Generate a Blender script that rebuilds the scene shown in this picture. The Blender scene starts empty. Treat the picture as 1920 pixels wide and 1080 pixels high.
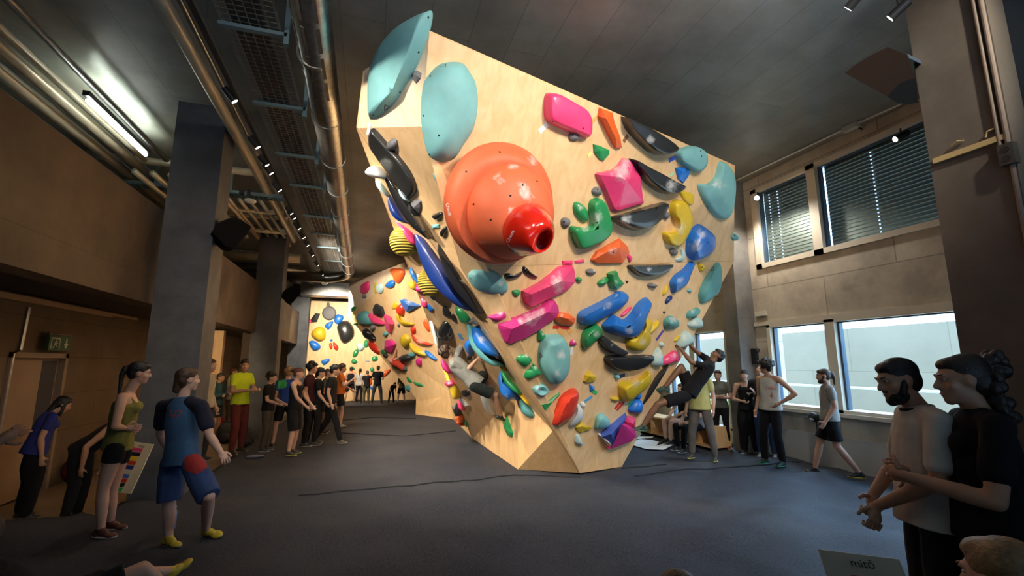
import bpy, bmesh, math, random
from mathutils import Vector, Matrix, noise
from mathutils.bvhtree import BVHTree
random.seed(7)
SC = bpy.context.scene
COL = SC.collection
R = math.radians

# ------------------------------------------------------------------ camera
FPX = 853.3; CH = 1.75
PITCH = math.atan(142/FPX); YAW = R(17.34)
cd = bpy.data.cameras.new('camera'); cam = bpy.data.objects.new('camera', cd); COL.objects.link(cam)
cd.sensor_width = 36.0; cd.lens = FPX/1920*36; cd.clip_end = 200; cd.clip_start = 0.05
cam.location = (0, 0, CH); cam.rotation_euler = (math.pi/2+PITCH, 0, -YAW)
SC.camera = cam

# ------------------------------------------------------------------ sky and exposure
SC.view_settings.view_transform = 'Standard'; SC.view_settings.look = 'None'
SC.view_settings.exposure = 0.28; SC.view_settings.gamma = 1.0; SC.view_settings.use_curve_mapping = False
W = bpy.data.worlds.new('world'); SC.world = W; W.use_nodes = True
bg = W.node_tree.nodes['Background']; bg.inputs[0].default_value = (0.42, 0.67, 1.0, 1); bg.inputs[1].default_value = 12.0

# ------------------------------------------------------------------ lamps the hall has, and added spots
def spot(name, loc, target, watt, size=60, col=(1, .90, .76), blend=.6, rad=.06):
    l = bpy.data.lights.new(name, 'SPOT'); l.energy = watt; l.color = col; l.spot_size = R(size); l.spot_blend = blend
    l.shadow_soft_size = rad
    o = bpy.data.objects.new(name, l); COL.objects.link(o); o.location = loc
    o.rotation_euler = (Vector(target)-Vector(loc)).to_track_quat('-Z', 'Y').to_euler()
    return o
# track lamps on the right and behind the photographer, plus two added spots, that light the front of the boulder
spot('spot_light', (4.2, 0.0, 5.3), (3.2, 5.6, 3.6), 620, 80)
spot('spot_light', (2.9, -0.6, 5.3), (2.6, 5.6, 3.8), 460, 80)
spot('spot_light', (3.4, 1.3, 5.45), (3.2, 5.2, 3.9), 300, 105, blend=1)  # added spot close to the wall, favours the upper face over the lower
spot('spot_light', (0.8, 0.8, 5.45), (1.4, 4.9, 4.0), 190, 95, blend=1)  # added spot above the view, brightens the upper left of the front
spot('spot_light', (-1.2, 0.2, 5.3), (1.6, 5.6, 3.4), 330, 80)
spot('spot_light', (6.9, 1.4, 5.3), (5.4, 6.2, 4.0), 380, 80)
# track lamps on the left that light the long side and the far wall, with added spots among them
for y_, ty, w_ in ((6.2, 8.5, 800), (8.4, 10.0, 800), (10.6, 12.0, 700), (13.0, 14.8, 420), (14.2, 17.0, 420)):
    spot('spot_light', (-1.75, y_, 5.0), (2.4, ty, 1.8), w_, 85, (1, .88, .70))
spot('spot_light', (-1.79, 2.6, 5.0), (2.0, 8.6, 1.4), 600, 60)  # added spot, lifts the overhanging long side
spot('spot_light', (-2.95, 3.2, 4.2), (1.6, 8.4, 2.0), 1050, 50)  # added gallery spot in place of bounce light on the long side
spot('spot_light', (-1.79, 12.2, 4.82), (0.2, 16.8, 4.5), 520, 46)
spot('spot_light', (-1.79, 1.0, 5.0), (0.1, 4.9, 4.4), 130, 60)  # added spot, brightens the short side face
spot('spot_light', (-1.75, 19.0, 4.6), (-1.6, 23.5, 2.0), 1100, 88, (1, .87, .68))
spot('spot_light', (-1.2, 19.2, 4.6), (0.6, 23.5, 2.0), 600, 88, (1, .87, .68))
# warm lamps under the gallery on the left
spot('spot_light', (-4.2, 12.2, 2.65), (-4.4, 15.2, 1.3), 130, 80, (1, .75, .45))
spot('spot_light', (-1.78, 4.5, 5.0), (-3.1, 7.0, 3.1), 45, 60, (1, .72, .45))
spot('spot_light', (-1.78, 9.3, 5.0), (-3.1, 11.6, 3.0), 130, 60, (1, .76, .5))
spot('spot_light', (-3.4, 4.0, 2.5), (-5.0, 9.5, 1.0), 32, 80, (1, .7, .42))
spot('spot_light', (-1.78, 6.6, 5.0), (-1.9, 6.4, 0), 45, 70, (1, .85, .7))

def portal(x, y0, y1, z0, z1):
    l = bpy.data.lights.new('window_portal', 'AREA'); l.shape = 'RECTANGLE'; l.size = y1-y0; l.size_y = z1-z0
    l.cycles.is_portal = True
    o = bpy.data.objects.new('window_portal', l); COL.objects.link(o)
    o.location = (x, (y0+y1)/2, (z0+z1)/2); o.rotation_euler = (math.pi/2, 0, math.pi/2)

# ------------------------------------------------------------------ picture measurements -> points in the hall
_fw = Vector((math.sin(YAW)*math.cos(PITCH), math.cos(YAW)*math.cos(PITCH), math.sin(PITCH)))
_rt = Vector((math.cos(YAW), -math.sin(YAW), 0)); _up = _rt.cross(_fw); EYE = Vector((0, 0, CH))
def ray(x, y): return _fw*FPX+_rt*(x-960)-_up*(y-540)
def onz(x, y, z=0.): d = ray(x, y); return EYE+d*((z-CH)/d.z)
def onx(x, y, X): d = ray(x, y); return EYE+d*(X/d.x)
def ony(x, y, Y): d = ray(x, y); return EYE+d*(Y/d.y)
def onp(x, y, p, n): d = ray(x, y); return EYE+d*((p-EYE).dot(n)/d.dot(n))

# ------------------------------------------------------------------ materials
MATS = {}
def mat(name, col, rough=.6, metal=0., spec=.5, emit=None, estr=0., noise_amt=0., nscale=8., bump=0., bscale=40., sheen=0., coat=0., col2=None):
    if name in MATS: return MATS[name]
    m = bpy.data.materials.new(name); m.use_nodes = True; nt = m.node_tree; b = nt.nodes['Principled BSDF']
    c = (*col, 1); b.inputs['Base Color'].default_value = c; b.inputs['Roughness'].default_value = rough
    b.inputs['Metallic'].default_value = metal; b.inputs['Specular IOR Level'].default_value = spec
    if sheen: b.inputs['Sheen Weight'].default_value = sheen
    if coat: b.inputs['Coat Weight'].default_value = coat; b.inputs['Coat Roughness'].default_value = .08
    if emit: b.inputs['Emission Color'].default_value = (*emit, 1); b.inputs['Emission Strength'].default_value = estr
    tc = nt.nodes.new('ShaderNodeTexCoord')
    if noise_amt or col2:
        n = nt.nodes.new('ShaderNodeTexNoise'); n.inputs['Scale'].default_value = nscale; n.inputs['Detail'].default_value = 6
        nt.links.new(tc.outputs['Object'], n.inputs['Vector'])
        mx = nt.nodes.new('ShaderNodeMix'); mx.data_type = 'RGBA'
        mr = nt.nodes.new('ShaderNodeMapRange'); mr.inputs[1].default_value = .35; mr.inputs[2].default_value = .68
        nt.links.new(n.outputs[0], mr.inputs[0]); nt.links.new(mr.outputs[0], mx.inputs[0])
        k = 1-noise_amt
        mx.inputs[6].default_value = c; mx.inputs[7].default_value = (*(col2 or (col[0]*k, col[1]*k, col[2]*k)), 1)
        nt.links.new(mx.outputs[2], b.inputs['Base Color'])
    if bump:
        n2 = nt.nodes.new('ShaderNodeTexNoise'); n2.inputs['Scale'].default_value = bscale; n2.inputs['Detail'].default_value = 4
        nt.links.new(tc.outputs['Object'], n2.inputs['Vector'])
        bp = nt.nodes.new('ShaderNodeBump'); bp.inputs['Strength'].default_value = bump; bp.inputs['Distance'].default_value = .01
        nt.links.new(n2.outputs[0], bp.inputs['Height']); nt.links.new(bp.outputs[0], b.inputs['Normal'])
    MATS[name] = m; return m

def concrete(name, c1, c2, rough=.6, bw=2.5, bh=.6, axes='yx', line=.006, lined=.55, stain=(.2, .12, .05), st=.35, nsc=1.2):
    """board-marked concrete: panel joints, cloudy patches, specks"""
    m = bpy.data.materials.new(name); m.use_nodes = True; nt = m.node_tree; b = nt.nodes['Principled BSDF']
    N, L = nt.nodes.new, nt.links.new
    tc = N('ShaderNodeTexCoord'); sep = N('ShaderNodeSeparateXYZ'); L(tc.outputs['Object'], sep.inputs[0])
    cmb = N('ShaderNodeCombineXYZ'); ix = 'xyz'.index
    L(sep.outputs[ix(axes[0])], cmb.inputs[0]); L(sep.outputs[ix(axes[1])], cmb.inputs[1])
    br = N('ShaderNodeTexBrick'); br.inputs['Scale'].default_value = 1; br.inputs['Mortar Size'].default_value = line
    br.inputs['Brick Width'].default_value = bw; br.inputs['Row Height'].default_value = bh; br.inputs['Mortar Smooth'].default_value = .3
    br.inputs['Color1'].default_value = (1, 1, 1, 1); br.inputs['Color2'].default_value = (.86, .86, .86, 1); br.inputs['Mortar'].default_value = (1-lined,)*3+(1,)
    L(cmb.outputs[0], br.inputs['Vector'])
    n1 = N('ShaderNodeTexNoise'); n1.inputs['Scale'].default_value = nsc; n1.inputs['Detail'].default_value = 8; n1.inputs['Roughness'].default_value = .65
    L(tc.outputs['Object'], n1.inputs['Vector'])
    r1 = N('ShaderNodeMapRange'); r1.inputs[1].default_value = .35; r1.inputs[2].default_value = .65; L(n1.outputs[0], r1.inputs[0])
    mx = N('ShaderNodeMix'); mx.data_type = 'RGBA'; mx.inputs[6].default_value = (*c1, 1); mx.inputs[7].default_value = (*c2, 1); L(r1.outputs[0], mx.inputs[0])
    n2 = N('ShaderNodeTexNoise'); n2.inputs['Scale'].default_value = nsc*.9; n2.inputs['Detail'].default_value = 5; n2.inputs['Distortion'].default_value = .6
    mp = N('ShaderNodeMapping'); mp.inputs['Location'].default_value = (7, 3, 5); L(tc.outputs['Object'], mp.inputs[0]); L(mp.outputs[0], n2.inputs['Vector'])
    r2 = N('ShaderNodeMapRange'); r2.inputs[1].default_value = .55; r2.inputs[2].default_value = .8; r2.inputs[4].default_value = st; L(n2.outputs[0], r2.inputs[0])
    m2 = N('ShaderNodeMix'); m2.data_type = 'RGBA'; L(r2.outputs[0], m2.inputs[0]); L(mx.outputs[2], m2.inputs[6]); m2.inputs[7].default_value = (*stain, 1)
    m3 = N('ShaderNodeMix'); m3.data_type = 'RGBA'; m3.blend_type = 'MULTIPLY'; m3.inputs[0].default_value = 1; L(m2.outputs[2], m3.inputs[6]); L(br.outputs['Color'], m3.inputs[7])
    L(m3.outputs[2], b.inputs['Base Color'])
    b.inputs['Roughness'].default_value = rough
    n3 = N('ShaderNodeTexNoise'); n3.inputs['Scale'].default_value = 14; n3.inputs['Detail'].default_value = 6; L(tc.outputs['Object'], n3.inputs['Vector'])
    r3 = N('ShaderNodeMapRange'); r3.inputs[3].default_value = rough-.12; r3.inputs[4].default_value = rough+.18; L(n1.outputs[0], r3.inputs[0]); L(r3.outputs[0], b.inputs['Roughness'])
    bp = N('ShaderNodeBump'); bp.inputs['Strength'].default_value = .25; bp.inputs['Distance'].default_value = .01; L(n3.outputs[0], bp.inputs['Height']); L(bp.outputs[0], b.inputs['Normal'])
    MATS[name] = m; return m

def plywood(name, c1, c2, rough=.5):
    m = bpy.data.materials.new(name); m.use_nodes = True; nt = m.node_tree; b = nt.nodes['Principled BSDF']
    N, L = nt.nodes.new, nt.links.new
    tc = N('ShaderNodeTexCoord'); mp = N('ShaderNodeMapping'); mp.inputs['Scale'].default_value = (3, 3, .7); L(tc.outputs['Object'], mp.inputs[0])
    n = N('ShaderNodeTexNoise'); n.inputs['Scale'].default_value = 2.2; n.inputs['Detail'].default_value = 9; n.inputs['Distortion'].default_value = 1.2; L(mp.outputs[0], n.inputs[0])
    r1 = N('ShaderNodeMapRange'); r1.inputs[1].default_value = .36; r1.inputs[2].default_value = .66; L(n.outputs[0], r1.inputs[0])
    mx = N('ShaderNodeMix'); mx.data_type = 'RGBA'; mx.inputs[6].default_value = (*c1, 1); mx.inputs[7].default_value = (*c2, 1); L(r1.outputs[0], mx.inputs[0])
    # chalky smears
    n2 = N('ShaderNodeTexNoise'); n2.inputs['Scale'].default_value = 1.7; n2.inputs['Detail'].default_value = 10; n2.inputs['Roughness'].default_value = .75; L(tc.outputs['Object'], n2.inputs[0])
    r2 = N('ShaderNodeMapRange'); r2.inputs[1].default_value = .56; r2.inputs[2].default_value = .75; r2.inputs[4].default_value = .35; L(n2.outputs[0], r2.inputs[0])
    m2 = N('ShaderNodeMix'); m2.data_type = 'RGBA'; L(r2.outputs[0], m2.inputs[0]); L(mx.outputs[2], m2.inputs[6]); m2.inputs[7].default_value = (.78, .68, .56, 1)
    L(m2.outputs[2], b.inputs['Base Color']); b.inputs['Roughness'].default_value = rough
    MATS[name] = m; return m

CEIL = concrete('ceiling_concrete', (.27, .265, .235), (.16, .16, .14), .36, 5.0, .5, 'yx', .006, .4, (.22, .12, .04), .3, .8)
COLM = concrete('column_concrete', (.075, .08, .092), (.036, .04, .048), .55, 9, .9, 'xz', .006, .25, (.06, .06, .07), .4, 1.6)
WALLR = concrete('window_wall_concrete', (.58, .51, .40), (.38, .33, .26), .7, 2.4, 1.1, 'yz', .01, .5, (.10, .07, .04), .5, 1.4)
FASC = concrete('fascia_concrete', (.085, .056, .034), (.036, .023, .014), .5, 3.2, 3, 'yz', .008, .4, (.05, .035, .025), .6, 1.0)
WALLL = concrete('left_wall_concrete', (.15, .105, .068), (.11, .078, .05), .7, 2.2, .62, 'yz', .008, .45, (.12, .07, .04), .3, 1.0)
LOWF = mat('lower_floor_screed', (.26, .19, .12), .6, noise_amt=.25, nscale=2)
WHITEP = mat('painted_plaster', (.52, .47, .38), .7, noise_amt=.15, nscale=1.5)
DARK = mat('dark_paint', (.02, .02, .022), .6)
PLY = plywood('birch_plywood', (.80, .54, .29), (.70, .44, .21))
PLYD = plywood('kicker_plywood', (.78, .50, .25), (.68, .41, .18))
PLYP = plywood('pale_plywood', (.84, .66, .48), (.78, .56, .36))
STEEL = mat('galvanised_steel', (.36, .365, .36), .32, 1.0, noise_amt=.3, nscale=14)
PIPE = mat('pipe_lagging', (.46, .40, .28), .38, .35, noise_amt=.2, nscale=3)
BLACKP = mat('black_plastic', (.012, .012, .013), .45)
FRAME = mat('window_frame_timber', (.64, .57, .45), .6, noise_amt=.12, nscale=2)
FRD = mat('dark_frame', (.05, .09, .14), .4)

# ------------------------------------------------------------------ mesh helpers
def tag(o, label=None, cat=None, group=None, kind=None):
    if label: o['label'] = label
    if cat: o['category'] = cat
    if group: o['group'] = group
    if kind: o['kind'] = kind
    return o
def mesh_obj(name, verts, faces, m, parent=None, smooth=False):
    me = bpy.data.meshes.new(name); me.from_pydata([tuple(v) for v in verts], [], faces); me.update()
    if m: me.materials.append(m)
    if smooth:
        for p in me.polygons: p.use_smooth = True
    o = bpy.data.objects.new(name, me); COL.objects.link(o)
    if parent: o.parent = parent
    return o
class MB:
    def __init__(s): s.v = []; s.f = []
    def add(s, v, f):
        k = len(s.v); s.v += [Vector(p) for p in v]; s.f += [[i+k for i in q] for q in f]; return s
    def box(s, x0, x1, y0, y1, z0, z1):
        return s.add([(x0, y0, z0), (x1, y0, z0), (x1, y1, z0), (x0, y1, z0), (x0, y0, z1), (x1, y0, z1), (x1, y1, z1), (x0, y1, z1)],
                     [(0, 3, 2, 1), (4, 5, 6, 7), (0, 1, 5, 4), (1, 2, 6, 5), (2, 3, 7, 6), (3, 0, 4, 7)])
    def bar(s, a, b, w, h, upv=(0, 0, 1)):
        a = Vector(a); b = Vector(b); d = (b-a).normalized(); u = Vector(upv)
        sd = d.cross(u); sd = sd.normalized() if sd.length > 1e-4 else Vector((1, 0, 0)); u = sd.cross(d)
        q = [sd*(w/2)+u*(h/2), sd*(-w/2)+u*(h/2), sd*(-w/2)-u*(h/2), sd*(w/2)-u*(h/2)]
        return s.add([a+k for k in q]+[b+k for k in q], [(0, 1, 2, 3), (7, 6, 5, 4), (0, 4, 5, 1), (1, 5, 6, 2), (2, 6, 7, 3), (3, 7, 4, 0)])
    def tube(s, a, b, r, r2=None, n=12, cap=True):
        a = Vector(a); b = Vector(b); r2 = r if r2 is None else r2; d = (b-a).normalized()
        u = d.orthogonal().normalized(); w = d.cross(u)
        vs = [a+(u*math.cos(t)+w*math.sin(t))*r for t in [2*math.pi*i/n for i in range(n)]]+[b+(u*math.cos(t)+w*math.sin(t))*r2 for t in [2*math.pi*i/n for i in range(n)]]
        fs = [(i, (i+1) % n, n+(i+1) % n, n+i) for i in range(n)]
        if cap: fs += [tuple(range(n-1, -1, -1)), tuple(range(n, 2*n))]
        return s.add(vs, fs)
    def path(s, pts, r, n=12):
        pts = [Vector(p) for p in pts]; rings = []
        for i, p in enumerate(pts):
            d = (pts[min(i+1, len(pts)-1)]-pts[max(i-1, 0)]).normalized()
            u = Vector((0, 0, 1)) if abs(d.z) < .9 else Vector((1, 0, 0)); u = (u-d*u.dot(d)).normalized(); w = d.cross(u)
            rr = r[i] if isinstance(r, (list, tuple)) else r
            rings.append([p+(u*math.cos(2*math.pi*k/n)+w*math.sin(2*math.pi*k/n))*rr for k in range(n)])
        vs = [v for q in rings for v in q]; fs = []
        for i in range(len(pts)-1):
            for k in range(n): fs.append((i*n+k, i*n+(k+1) % n, (i+1)*n+(k+1) % n, (i+1)*n+k))
        fs += [tuple(range(n-1, -1, -1)), tuple(range((len(pts)-1)*n, len(pts)*n))]
        return s.add(vs, fs)
    def ell(s, c, r, M=None, nu=14, nv=8):
        c = Vector(c); M = M or Matrix.Identity(3); vs = []; fs = []
        for j in range(1, nv):
            t = math.pi*j/nv
            for i in range(nu):
                p = 2*math.pi*i/nu
                vs.append(c+M@Vector((r[0]*math.sin(t)*math.cos(p), r[1]*math.sin(t)*math.sin(p), r[2]*math.cos(t))))
        a = len(vs); vs += [c+M@Vector((0, 0, r[2])), c-M@Vector((0, 0, r[2]))]
        for j in range(nv-2):
            for i in range(nu): fs.append((j*nu+i, (j+1)*nu+i, (j+1)*nu+(i+1) % nu, j*nu+(i+1) % nu))
        for i in range(nu): fs += [(a, i, (i+1) % nu), (a+1, (nv-2)*nu+(i+1) % nu, (nv-2)*nu+i)]
        return s.add(vs, fs)
    def cap2(s, a, b, ra, rb, n=14):
        """closed tapered capsule"""
        a = Vector(a); b = Vector(b); d = b-a; L = d.length
        if L < 1e-5: return s.ell(a, (ra, ra, ra))
        d /= L; u = d.orthogonal().normalized(); w = d.cross(u); K = 4; prof = []
        for k in range(K): t = math.pi/2*(1-(k+.0)/K); prof.append((-ra*math.sin(t), ra*math.cos(t)))
        prof.append((0, ra)); prof.append((L, rb))
        for k in range(1, K+1): t = math.pi/2*k/K; prof.append((L+rb*math.sin(t), rb*math.cos(t)))
        prof = prof[1:-1]; vs = []; fs = []
        for (h, r) in prof:
            for i in range(n): t = 2*math.pi*i/n; vs.append(a+d*h+(u*math.cos(t)+w*math.sin(t))*r)
        m_ = len(prof)
        for j in range(m_-1):
            for i in range(n): fs.append((j*n+i, j*n+(i+1) % n, (j+1)*n+(i+1) % n, (j+1)*n+i))
        vs += [a-d*ra, b+d*rb]; z = m_*n
        for i in range(n): fs += [(z, (i+1) % n, i), (z+1, (m_-1)*n+i, (m_-1)*n+(i+1) % n)]
        return s.add(vs, fs)
    def build(s, name, m, parent=None, smooth=False): return mesh_obj(name, s.v, s.f, m, parent, smooth)
def empty(name, loc=(0, 0, 0)):
    o = bpy.data.objects.new(name, None); COL.objects.link(o); o.location = loc; o.empty_display_size = .1; return o
def settle(root, parts):
    """parts were built in world space: parent them to the thing at its base"""
    for p in parts:
        p.parent = root; p.matrix_parent_inverse = Matrix.Translation(-Vector(root.location))
    return root
def bevel(o, w=.01, seg=2):
    b = o.modifiers.new('bevel', 'BEVEL'); b.width = w; b.segments = seg; b.limit_method = 'ANGLE'; return o
def struct(name, mb, m, **k): o = mb.build(name, m, **k); o['kind'] = 'structure'; return o

# ================================================================== the hall
ZC = 5.7; XR = 7.74
# mat floor (padded carpet) with gentle folds
def floor_h(x, y):
    p = Vector((x*.9+y*.28, y*.35-x*.12, .3)); v = noise.fractal(p*1.15, .7, 2.1, 3)*.028
    v += max(0, min(1, (x-1.5)/2.5))*max(0, min(1, (8.5-y)/2))*.085*noise.noise(Vector((x*.6+y*.45, (y-x*.35)*1.9, 5)))
    v += .05*math.exp(-((x*.55+y-6.3)/.35)**2)*max(0, min(1, (x-2.5)/2.0))*(.3+.7*max(0, noise.noise(Vector((x*.7, y*.7, 2)))+.5))
    return v*min(1, max(0, (y+0.5)/2))
def near_edge(x, y): return 0
MATM = None
def make_mat_material():
    m = bpy.data.materials.new('mat_carpet'); m.use_nodes = True; nt = m.node_tree; b = nt.nodes['Principled BSDF']; N, L = nt.nodes.new, nt.links.new
    tc = N('ShaderNodeTexCoord')
    n = N('ShaderNodeTexNoise'); n.inputs['Scale'].default_value = 75; n.inputs['Detail'].default_value = 5; n.inputs['Roughness'].default_value = .8; L(tc.outputs['Object'], n.inputs[0])
    n1 = N('ShaderNodeTexNoise'); n1.inputs['Scale'].default_value = .8; n1.inputs['Detail'].default_value = 7; L(tc.outputs['Object'], n1.inputs[0])
    r = N('ShaderNodeMapRange'); r.inputs[1].default_value = .38; r.inputs[2].default_value = .64; L(n.outputs[0], r.inputs[0])
    mx = N('ShaderNodeMix'); mx.data_type = 'RGBA'; mx.inputs[6].default_value = (.008, .010, .017, 1); mx.inputs[7].default_value = (.058, .065, .084, 1); L(r.outputs[0], mx.inputs[0])
    r1 = N('ShaderNodeMapRange'); r1.inputs[1].default_value = .45; r1.inputs[2].default_value = .75; r1.inputs[4].default_value = .35; L(n1.outputs[0], r1.inputs[0])
    m2 = N('ShaderNodeMix'); m2.data_type = 'RGBA'; L(r1.outputs[0], m2.inputs[0]); L(mx.outputs[2], m2.inputs[6]); m2.inputs[7].default_value = (.085, .085, .085, 1)
    L(m2.outputs[2], b.inputs['Base Color']); b.inputs['Roughness'].default_value = .75; b.inputs['Sheen Weight'].default_value = .0; b.inputs['Specular IOR Level'].default_value = .25
    bp = N('ShaderNodeBump'); bp.inputs['Strength'].default_value = .3; bp.inputs['Distance'].default_value = .006; L(n.outputs[0], bp.inputs['Height']); L(bp.outputs[0], b.inputs['Normal'])
    return m
MATM = make_mat_material()
def mat_floor():
    vs = []; fs = []; nx, ny = 140, 200; x0, x1, y0, y1 = -5.4, XR+.02, -4.0, 24.4
    for j in range(ny+1):
        for i in range(nx+1):
            x = x0+(x1-x0)*i/nx; y = y0+(y1-y0)*(j/ny)
            vs.append((x, y, floor_h(x, y)-.004 if y < 9.5 else floor_h(x, y)*max(0, 1-(y-9.5)/1.5)-.004))
    def keep(x, y): return True if y < 6.9 else (x > -2.95 if y < 7.5 else x > -2.4)
    for j in range(ny):
        for i in range(nx):
            a = j*(nx+1)+i; cx = (vs[a][0]+vs[a+1][0])/2; cy = (vs[a][1]+vs[a+nx+1][1])/2
            if keep(cx, cy): fs.append((a, a+1, a+nx+2, a+nx+1))
    o = mesh_obj('floor', vs, fs, MATM, smooth=True); o['kind'] = 'structure'
    bm = bmesh.new(); bm.from_mesh(o.data); bmesh.ops.delete(bm, geom=[v for v in bm.verts if not v.link_faces], context='VERTS')
    ed = [e for e in bm.edges if e.is_boundary]; g = bmesh.ops.extrude_edge_only(bm, edges=ed)
    for v in [q for q in g['geom'] if isinstance(q, bmesh.types.BMVert)]: v.co.z = -.35
    bm.to_mesh(o.data); bm.free()
mat_floor()
struct('floor', MB().box(-6, -2.2, -5, 25, -.4, -.3), LOWF)
# dark seam lines between mat sections
SEAM = mat('mat_seam', (.008, .008, .01), .9)
def seam(pts):
    mb = MB(); q = [onz(*p) for p in pts]; P = []
    for a, b in zip(q[:-1], q[1:]):
        for k in range(12): P.append(a.lerp(b, k/12))
    P.append(q[-1]); P = [Vector((p.x, p.y, floor_h(p.x, p.y)*(1 if p.y < 9.5 else max(0, 1-(p.y-9.5)/1.5))+.002)) for p in P]
    mb.path(P, .012, 6); o = mb.build('trim_1', SEAM); o['kind'] = 'structure'
seam([(640, 812), (760, 818), (855, 808)]); seam([(1190, 893), (1350, 878), (1500, 868)]); seam([(560, 930), (760, 912), (965, 892), (1090, 893)]); seam([(1166, 882), (1250, 875)])
seam([(430, 735), (620, 790), (700, 783), (780, 785)])
# sunlight on the mat, painted as flat white shapes
SUNPATCH = mat('painted_sun_white', (.85, .88, .9), .5)
def painted_sun(polys, name='painted_sun_patch'):
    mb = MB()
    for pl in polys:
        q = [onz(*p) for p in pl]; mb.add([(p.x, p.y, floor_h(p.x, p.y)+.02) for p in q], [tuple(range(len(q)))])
    return mb.build(name, SUNPATCH)

struct('ceiling', MB().box(-6, 8.2, -6, 25, ZC, ZC+.2), CEIL)
struct('wall_back', MB().box(-6, 8.2, 24.3, 24.6, -.4, ZC), WALLR)
struct('wall_front', MB().box(-6, 8.2, -6.2, -6, -.4, ZC), mat('rear_wall', (.08, .08, .08), .8))
# right wall, built round its openings
def wall_with_holes(name, X0, X1, ya, yb, za, zb, holes, m):
    ys = sorted({ya, yb, *[h[0] for h in holes], *[h[1] for h in holes]}); zs = sorted({za, zb, *[h[2] for h in holes], *[h[3] for h in holes]}); mb = MB()
    for a, b in zip(ys[:-1], ys[1:]):
        run = None
        for c, d in zip(zs[:-1], zs[1:]):
            inside = any(h[0] <= a and b <= h[1] and h[2] <= c and d <= h[3] for h in holes)
            if inside:
                if run: mb.box(X0, X1, a, b, *run); run = None
            else: run = (run[0], d) if run else (c, d)
        if run: mb.box(X0, X1, a, b, *run)
    return struct(name, mb, m)
HOLES = [(2.2, 7.4, 3.70, 5.42), (2.2, 7.3, .92, 2.52), (8.43, 10.6, .3, 2.52)]
wall_with_holes('wall_right', XR, XR+.35, 2.0, 24.4, -.4, ZC, HOLES, WALLR)
struct('wall_right', MB().box(5.25, 5.6, -6, 2.2, -.4, ZC), mat('blue_black_wall', (.012, .02, .03), .6, noise_amt=.3, nscale=2))
struct('wall_right', MB().box(5.3, XR+.3, 1.95, 2.1, -.4, ZC), WALLR)
# pale dado and recessed sill band under the lower windows
struct('baseboard_right', MB().box(XR-.06, XR, 2.1, 7.6, -.05, .52), mat('pale_dado', (.50, .50, .47), .7, noise_amt=.1, nscale=2))
struct('trim_2', MB().box(XR-.10, XR+.3, 2.1, 7.6, .86, .92), FRAME)
struct('trim_3', MB().box(XR-.05, XR+.05, 2.1, 7.6, 2.52, 2.6), FRAME)
def window(n, y0, y1, z0, z1, mull, fw=.10, X=XR, left=.0):
    mb = MB(); X0, X1 = X-.05, X+.16
    mb.box(X0, X1, y0, y1, z1-fw*.6, z1); mb.box(X0, X1, y0, y1, z0, z0+fw*.7)
    mb.box(X0, X1, y1-fw, y1, z0, z1); mb.box(X0, X1, y0, y0+fw, z0, z1)
    for m_ in mull: mb.box(X0, X1, m_-.09, m_+.09, z0, z1)
    o = mb.build('window_%d' % n, FRAME); o['kind'] = 'structure'
    e = [y0+fw]; 
    for m_ in mull: e += [m_-.09, m_+.09]
    e.append(y1-fw); g = MB(); k = MB()
    for a, b in zip(e[::2], e[1::2]):
        g.box(X+.08, X+.09, a, b, z0+fw*.7, z1-fw*.6)
        k.box(X+.03, X+.12, b-.035, b, z0+fw*.7, z1-fw*.6); k.box(X+.03, X+.12, a, b, z1-fw*.6-.02, z1-fw*.6)
    q = g.build('pane', GLASS); q.parent = o
    q = k.build('dark_reveal', FRD); q.parent = o; q['label'] = 'dark blue glazing bead'
    return o
def glassmat():
    m = bpy.data.materials.new('window_glass'); m.use_nodes = True; nt = m.node_tree; N, L = nt.nodes.new, nt.links.new
    nt.nodes.remove(nt.nodes['Principled BSDF']); t = N('ShaderNodeBsdfTransparent'); t.inputs[0].default_value = (.93, .96, .96, 1); g = N('ShaderNodeBsdfGlossy'); g.inputs['Roughness'].default_value = .03
    lw = N('ShaderNodeLayerWeight'); lw.inputs[0].default_value = .5; fr = N('ShaderNodeMath'); fr.operation = 'POWER'; fr.inputs[1].default_value = 4.5; L(lw.outputs['Facing'], fr.inputs[0]); mx = N('ShaderNodeMixShader'); L(fr.outputs[0], mx.inputs[0]); L(t.outputs[0], mx.inputs[1]); L(g.outputs[0], mx.inputs[2]); L(mx.outputs[0], nt.nodes['Material Output'].inputs[0])
    return m
GLASS = glassmat()
window(1, 2.2, 7.4, 3.70, 5.42, [6.0], .14)
window(2, 2.2, 7.3, .92, 2.52, [5.97], .08)
window(3, 8.43, 10.6, .3, 2.52, [9.6], .06)
portal(XR+.34, 2.2, 7.3, .92, 2.52); portal(XR+.34, 8.43, 10.6, .3, 2.52)
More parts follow.
